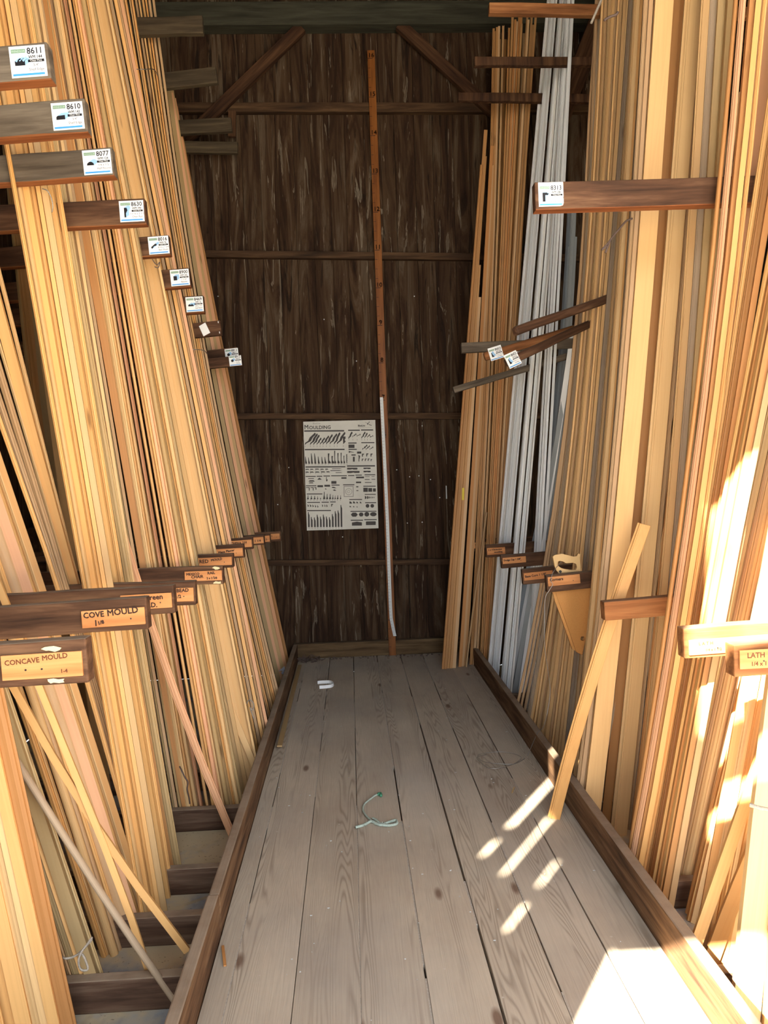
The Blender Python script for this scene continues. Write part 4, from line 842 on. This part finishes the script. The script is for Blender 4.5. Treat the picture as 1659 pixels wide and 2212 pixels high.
# wire from the saw down to a loose coil on the deck
pts = [P(*q[:2], 1, q[2]) for q in ((1212, 1215, ys - .03), (1205, 1222, ys - .05), (1194, 1238, T.y - .02), (1190, 1256, T.y - .03), (1194, 1262, T.y - .03), (1186, 1276, T.y - .03), (1178, 1292, T.y - .03), (1176, 1340, T.y - .04), (1177, 1400, T.y - .04), (1184, 1450, T.y - .03), (1188, 1500, T.y - .02), (1176, 1565, T.y - .02))]
pts += [Vector((.93, 3.75, .14))] + [P(*q, 2, .006) for q in ((1140, 1630), (1128, 1642), (1110, 1650), (1080, 1650), (1045, 1645), (1032, 1634), (1042, 1628), (1080, 1624), (1110, 1628), (1126, 1638), (1100, 1654), (1060, 1660), (1040, 1648), (1030, 1636), (1050, 1630))]
def smooth(p, n=5):
    out = []
    for i in range(len(p) - 1):
        a, b, c, d = p[max(i - 1, 0)], p[i], p[i + 1], p[min(i + 2, len(p) - 1)]
        for k in range(n):
            t = k / n; out.append(.5 * ((2 * b) + (c - a) * t + (2 * a - 5 * b + 4 * c - d) * t * t + (3 * b - a - 3 * c + d) * t ** 3))
    return out + [p[-1]]
tag(MB().tube(smooth(pts), .0014, 5).build('hanging_wire', M_WIRE, smooth=True), 'thin wire looping from the saw down to a loose coil on the deck', 'wire')

# ------------------------------------------------------------------ small things
def on_deck(pts, z=.006): return [P(x, y, 2, z) for x, y in pts]
root = empty('rope_scrap', loc=P(800, 1770, 2, 0)); tag(root, 'frayed pale green rope scrap curled on the deck boards', 'rope')
rl_ = root.location
def rel(pts): return [p - rl_ for p in pts]
a = smooth(on_deck([(820, 1714), (811, 1718), (800, 1726), (787, 1737), (784, 1748), (788, 1758), (797, 1768), (806, 1776), (820, 1780), (826, 1779)]))
MB().tube(rel(a), .0045, 6).build('rope_strand', M_ROPE, root, smooth=True)
a = smooth(on_deck([(768, 1787), (780, 1784), (790, 1780), (802, 1774), (812, 1778), (822, 1782), (832, 1779), (845, 1774), (856, 1772), (857, 1779), (848, 1782), (835, 1783), (822, 1780), (812, 1771), (806, 1768)], .008))
o = MB().tube(rel(a), .006, 6).build('frayed_tail', M_ROPE, root, smooth=True); o['label'] = 'whitish frayed tail'
MB().tube(rel(smooth(on_deck([(816, 1716), (822, 1714), (823, 1719)], .008))), .007, 6).build('green_end', M_ROPEG, root, smooth=True)
m = MB(); rr = random.Random(3)
for k in range(46):
    q = rr.choice(a[4:]) - rl_; m.tube([q, q + Vector((rr.uniform(-.02, .02), rr.uniform(-.02, .02), rr.uniform(0, .008)))], .0009, 3)
m.build('loose_fibres', M_ROPE, root)
mb = MB(); u = smooth(on_deck([(686, 1476), (700, 1475), (714, 1475), (720, 1479), (716, 1483), (704, 1485), (690, 1486)], .007), 4)
for i, p in enumerate(u): mb.v += [(p.x, p.y, .001), (p.x, p.y, .024)]
for i in range(len(u) - 1): mb.f.append((2 * i, 2 * i + 2, 2 * i + 3, 2 * i + 1)); mb.r.append(0)
o = mb.build('plastic_strap', M_WHITE); o.modifiers.new('thick', 'SOLIDIFY').thickness = .003; tag(o, 'short white plastic strap bent into a U at the far end of the deck', 'strap')
p0, p1 = P(604, 1616, 2, .006), P(648, 1440, 2, .006)
o = strip('golden_lath', p0, [p1], .028, .010, 'lath', 'olive', 0, (p1 - p0).length, yaw=0); o.matrix_world = Matrix.Translation((0, 0, .006)) @ o.matrix_world
tag(o, 'long flat lath lying on the deck along the kerb toward the back wall', 'lath')
a, b = P(481, 2042, 2, .003), P(486, 2085, 2, .003)
tag(strip('wood_splinter', a, [b], .009, .004, 'lath', 'amber', 0, (b - a).length), 'thin reddish wood splinter lying at the foot of the worn kerb timber', 'splinter')
a, b = P(1111, 1700, 2, .003), P(1106, 1712, 2, .003)
tag(strip('wood_sliver', a, [b], .006, .003, 'lath', 'olive', 0, (b - a).length), 'tiny pale wood sliver near the wire coil', 'splinter')
m = MB(); rr = random.Random(5)
c = P(616, 1452, 2, .02)
vs = [Vector((rr.uniform(-.05, .05), rr.uniform(-.05, .05), rr.uniform(0, .12))) for _ in range(40)]
for k in range(46):
    t3 = rr.sample(vs, 3)
    if max((t3[0] - t3[1]).length, (t3[1] - t3[2]).length) < .085: m.poly(t3)
o = m.build('crumpled_plastic', M_PLASTIC); o.location = (-.60, 5.75, -.06); tag(o, 'crumpled clear plastic wedged between the kerb and strip feet', 'plastic scrap')
m = MB()
for k in range(60):
    q = Vector((rr.uniform(-.1, .1), rr.uniform(-.05, .05), rr.uniform(.0, .03))); m.tube([q, q + Vector((rr.uniform(-.05, .05), rr.uniform(-.04, .04), rr.uniform(-.0, .03)))], .003, 3)
o = m.build('sweepings', M_TWINED); o.location = P(668, 1430, 2, .0) + Vector((0, 0, .003)); tag(o, 'dark dusty sweepings heaped in the back corner of the deck', 'debris', kind='stuff')
m = MB(); rr = random.Random(9)
for k in range(70):
    x, y = rr.uniform(-.45, .9), 6.13 - abs(rr.gauss(0, .05)); z = .002; a_ = rr.uniform(0, 3); s = rr.uniform(.006, .022)
    m.box(x, x + s, y - s * .4, y, z, z + rr.uniform(.002, .01))
o = m.build('wood_crumbs', M_TWINED); tag(o, 'crumbled wood debris along the foot of the back sill', 'debris', kind='stuff')
m = MB()
for k in range(130):
    x, y = rr.uniform(-.45, .9), rr.uniform(1.9, 6); s = rr.uniform(.0015, .004); m.box(x, x + s * rr.uniform(1, 3), y, y + s, .0005, .002)
tag(m.build('deck_specks', M_TAPE), 'tiny pale wood crumbs scattered over the deck boards', 'crumbs', kind='stuff')
# twine and wire ties
def tie(name, pts, rad, mat, label, closed=False):
    tag(MB().tube(smooth(pts), rad, 5).build(name, mat, smooth=True), label, 'twine'); 
def px3(l): return [P(a, b, 1, c) for a, b, c in l]
tie('twine_tie', px3([(130, 2064, 2.19), (140, 2070, 2.17), (155, 2068, 2.17), (170, 2060, 2.17), (182, 2048, 2.18), (196, 2032, 2.19), (198, 2026, 2.19), (188, 2040, 2.17), (176, 2056, 2.15), (170, 2072, 2.14), (172, 2090, 2.15), (180, 2096, 2.15), (190, 2092, 2.15), (182, 2068, 2.15), (172, 2056, 2.16)]), .0035, M_TWINE, 'loose grey twine tied around strips near the frontmost stone slabs')
tie('twine_tie', px3([(494, 1532, 4.0), (510, 1530, 3.97), (528, 1526, 3.96), (538, 1512, 3.95), (548, 1520, 3.94), (546, 1534, 3.94), (540, 1528, 3.94), (546, 1546, 3.93), (549, 1552, 3.93)]), .003, M_TWINE, 'grey twine knotted around the wide pale boards near their feet')
tie('wire_tie', px3([(400, 756, 4.58), (420, 755, 4.57), (440, 757, 4.7), (447, 764, 4.8)]), .0025, M_WIRE, 'thin wire binding the ribbed bundle beside the blank-paper arm')
tie('wire_tie', px3([(283, 149, 4.58), (310, 150, 4.56), (332, 150, 4.7), (340, 162, 4.8)]), .0025, M_WIRE, 'thin wire binding the ribbed bundle high up near the ceiling arms')
tie('twine_tie', px3([(388, 1656, 3.28), (394, 1668, 3.25), (400, 1680, 3.24), (406, 1690, 3.24), (404, 1704, 3.25), (408, 1722, 3.28), (410, 1736, 3.3)]), .0035, M_TWINED, 'dark red twine hanging low between the honey strips')
tie('twine_tie', px3([(92, 408, 2.64), (102, 412, 2.62), (110, 426, 2.62), (114, 444, 2.62), (112, 458, 2.64)]), .0022, M_TWINE, 'pale string looped over the strips above the 8630 arm')
tie('twine_tie', px3([(329, 560, 3.3), (334, 568, 3.3), (340, 572, 3.3), (345, 566, 3.3), (342, 578, 3.3), (334, 576, 3.3)]), .0022, M_TWINED, 'small snarl of twine below the 8016 card')
tie('twine_tie', px3([(1366, 472, 2.95), (1352, 478, 2.95), (1338, 494, 2.95), (1326, 508, 2.95), (1314, 524, 2.95), (1300, 540, 2.95), (1312, 532, 2.95), (1308, 546, 2.95), (1318, 520, 2.95)]), .004, M_TWINED, 'frayed brown twine dangling under the 8313 arm')
tie('twine_tie', px3([(1305, 44, 3.0), (1318, 36, 3.0), (1330, 32, 3.0), (1335, 26, 3.0)]), .005, M_TWINED, 'dark twine end high on the dense sheaf')
tie('twine_tie', px3([(1619, 1738, 1.9), (1636, 1744, 1.89), (1660, 1749, 1.89), (1690, 1752, 1.89)]), .006, M_TWINE, 'pale braided twine around the frontmost wide boards')
a, b = P(1303, -10, 1, 3.6), P(1277, 50, 1, 3.6)
tag(MB().tube([a + (a - b) * 1.0, a, b], .006, 6).build('pale_string', M_TWINE), 'pale cord slanting down beside the topmost arm and the brace', 'cord')
c = P(993, 1066, 1, 5.6)
o = MB().box(-.008, .008, -.001, .001, -.045, .045).build('yellow_tag', M_YELLOW); o.location = c + Vector((0, -.17, 0)); o.rotation_euler = (0, .05, 0); tag(o, 'small yellow tag stuck on a brown strip standing on the deck', 'tag')
c = P(964, 1062, 1, YB); o = MB().box(-.004, .004, -.004, 0, -.06, .05).build('pale_wall_hook', M_TAPE); o.location = c + Vector((0, -.004, 0)); tag(o, 'thin pale metal piece fixed on the back wall near the brown strips', 'hook')
m = MB(); rr = random.Random(12)
for q in ((885, 1030), (905, 1028), (930, 1036), (857, 1015), (950, 1075), (880, 1130), (912, 1128), (700, 690), (624, 1010), (471, 640), (740, 1160), (895, 640), (600, 1090), (912, 920), (770, 780)):
    p = P(q[0], q[1], 1, YB - .004); m.box(p.x - .004, p.x + .004, YB - .006, YB, p.z - .003, p.z + .004)
tag(m.build('paper_bits', M_TAPE), 'tiny pale paper bits and staples left on the board wall', 'paper bits', kind='stuff')

# ------------------------------------------------------------------ unseen tree added in the yard to dapple the sun on the rack
sd = Vector((.57, .82, -.70)).normalized()
root = empty('dapple_tree', loc=(-3.6, -4.9, -.3)); tag(root, 'unseen leafy tree added beyond the open front to dapple the sun', 'tree')
m = MB(); m.tube([(0, 0, 0), (.05, .05, 2.5), (.2, .2, 4.5), (.6, .8, 6.0)], .11, 8); m.build('trunk', M_BARK, root)
m = MB(); rr = random.Random(21)
cen = [(-.3, -.2, 3.62), (-.05, -.2, 3.2), (-.42, -.2, 2.95), (.15, -.2, 3.75), (-.6, -.2, 3.5), (-.2, -.2, 2.72)]  # leaf clumps set in the sun's path to break it up
for (cx_, cy_, cz_) in cen:
    q = Vector((cx_, cy_, cz_)) - sd * rr.uniform(4.6, 5.6) - root.location
    for k in range(11):
        a_ = rr.uniform(0, 6.28); s_ = rr.uniform(.02, .045); e = q + Vector((rr.gauss(0, .10), rr.gauss(0, .12), rr.gauss(0, .07)))
        u1 = Vector((math.cos(a_), math.sin(a_), rr.uniform(-.6, .6))).normalized(); u2 = u1.cross(Vector((rr.uniform(-1, 1), rr.uniform(-1, 1), 1))).normalized()
        m.poly([e - u1 * s_, e - u2 * s_ * .5, e + u1 * s_, e + u2 * s_ * .5])
    m.tube([Vector((.4, .5, 5.2)), q], .012, 4)
m.build('foliage', M_LEAF, root)

# ------------------------------------------------------------------ light
sd = Vector((.57, .82, -.70)).normalized()
s = bpy.data.lights.new('sun', 'SUN'); s.energy = 58; s.angle = math.radians(.65); s.color = (1.0, .93, .80)
so = bpy.data.objects.new('sun', s); C.objects.link(so); so.rotation_euler = sd.to_track_quat('-Z', 'Y').to_euler()
w = bpy.data.worlds.new('world'); bpy.context.scene.world = w; w.use_nodes = True
bg = w.node_tree.nodes['Background']; bg.inputs[0].default_value = (.86, .92, 1.0, 1); bg.inputs[1].default_value = 5.0
sc = bpy.context.scene
sc.view_settings.view_transform = 'Standard'; sc.view_settings.look = 'None'; sc.view_settings.gamma = 1
sc.view_settings.use_curve_mapping = False; sc.view_settings.exposure = 0.45

for o in list(C.objects):
    if o.get('label') and len(o['label'].replace(',', ' ').split()) > 16: print('LONG', o.name, o['label'])
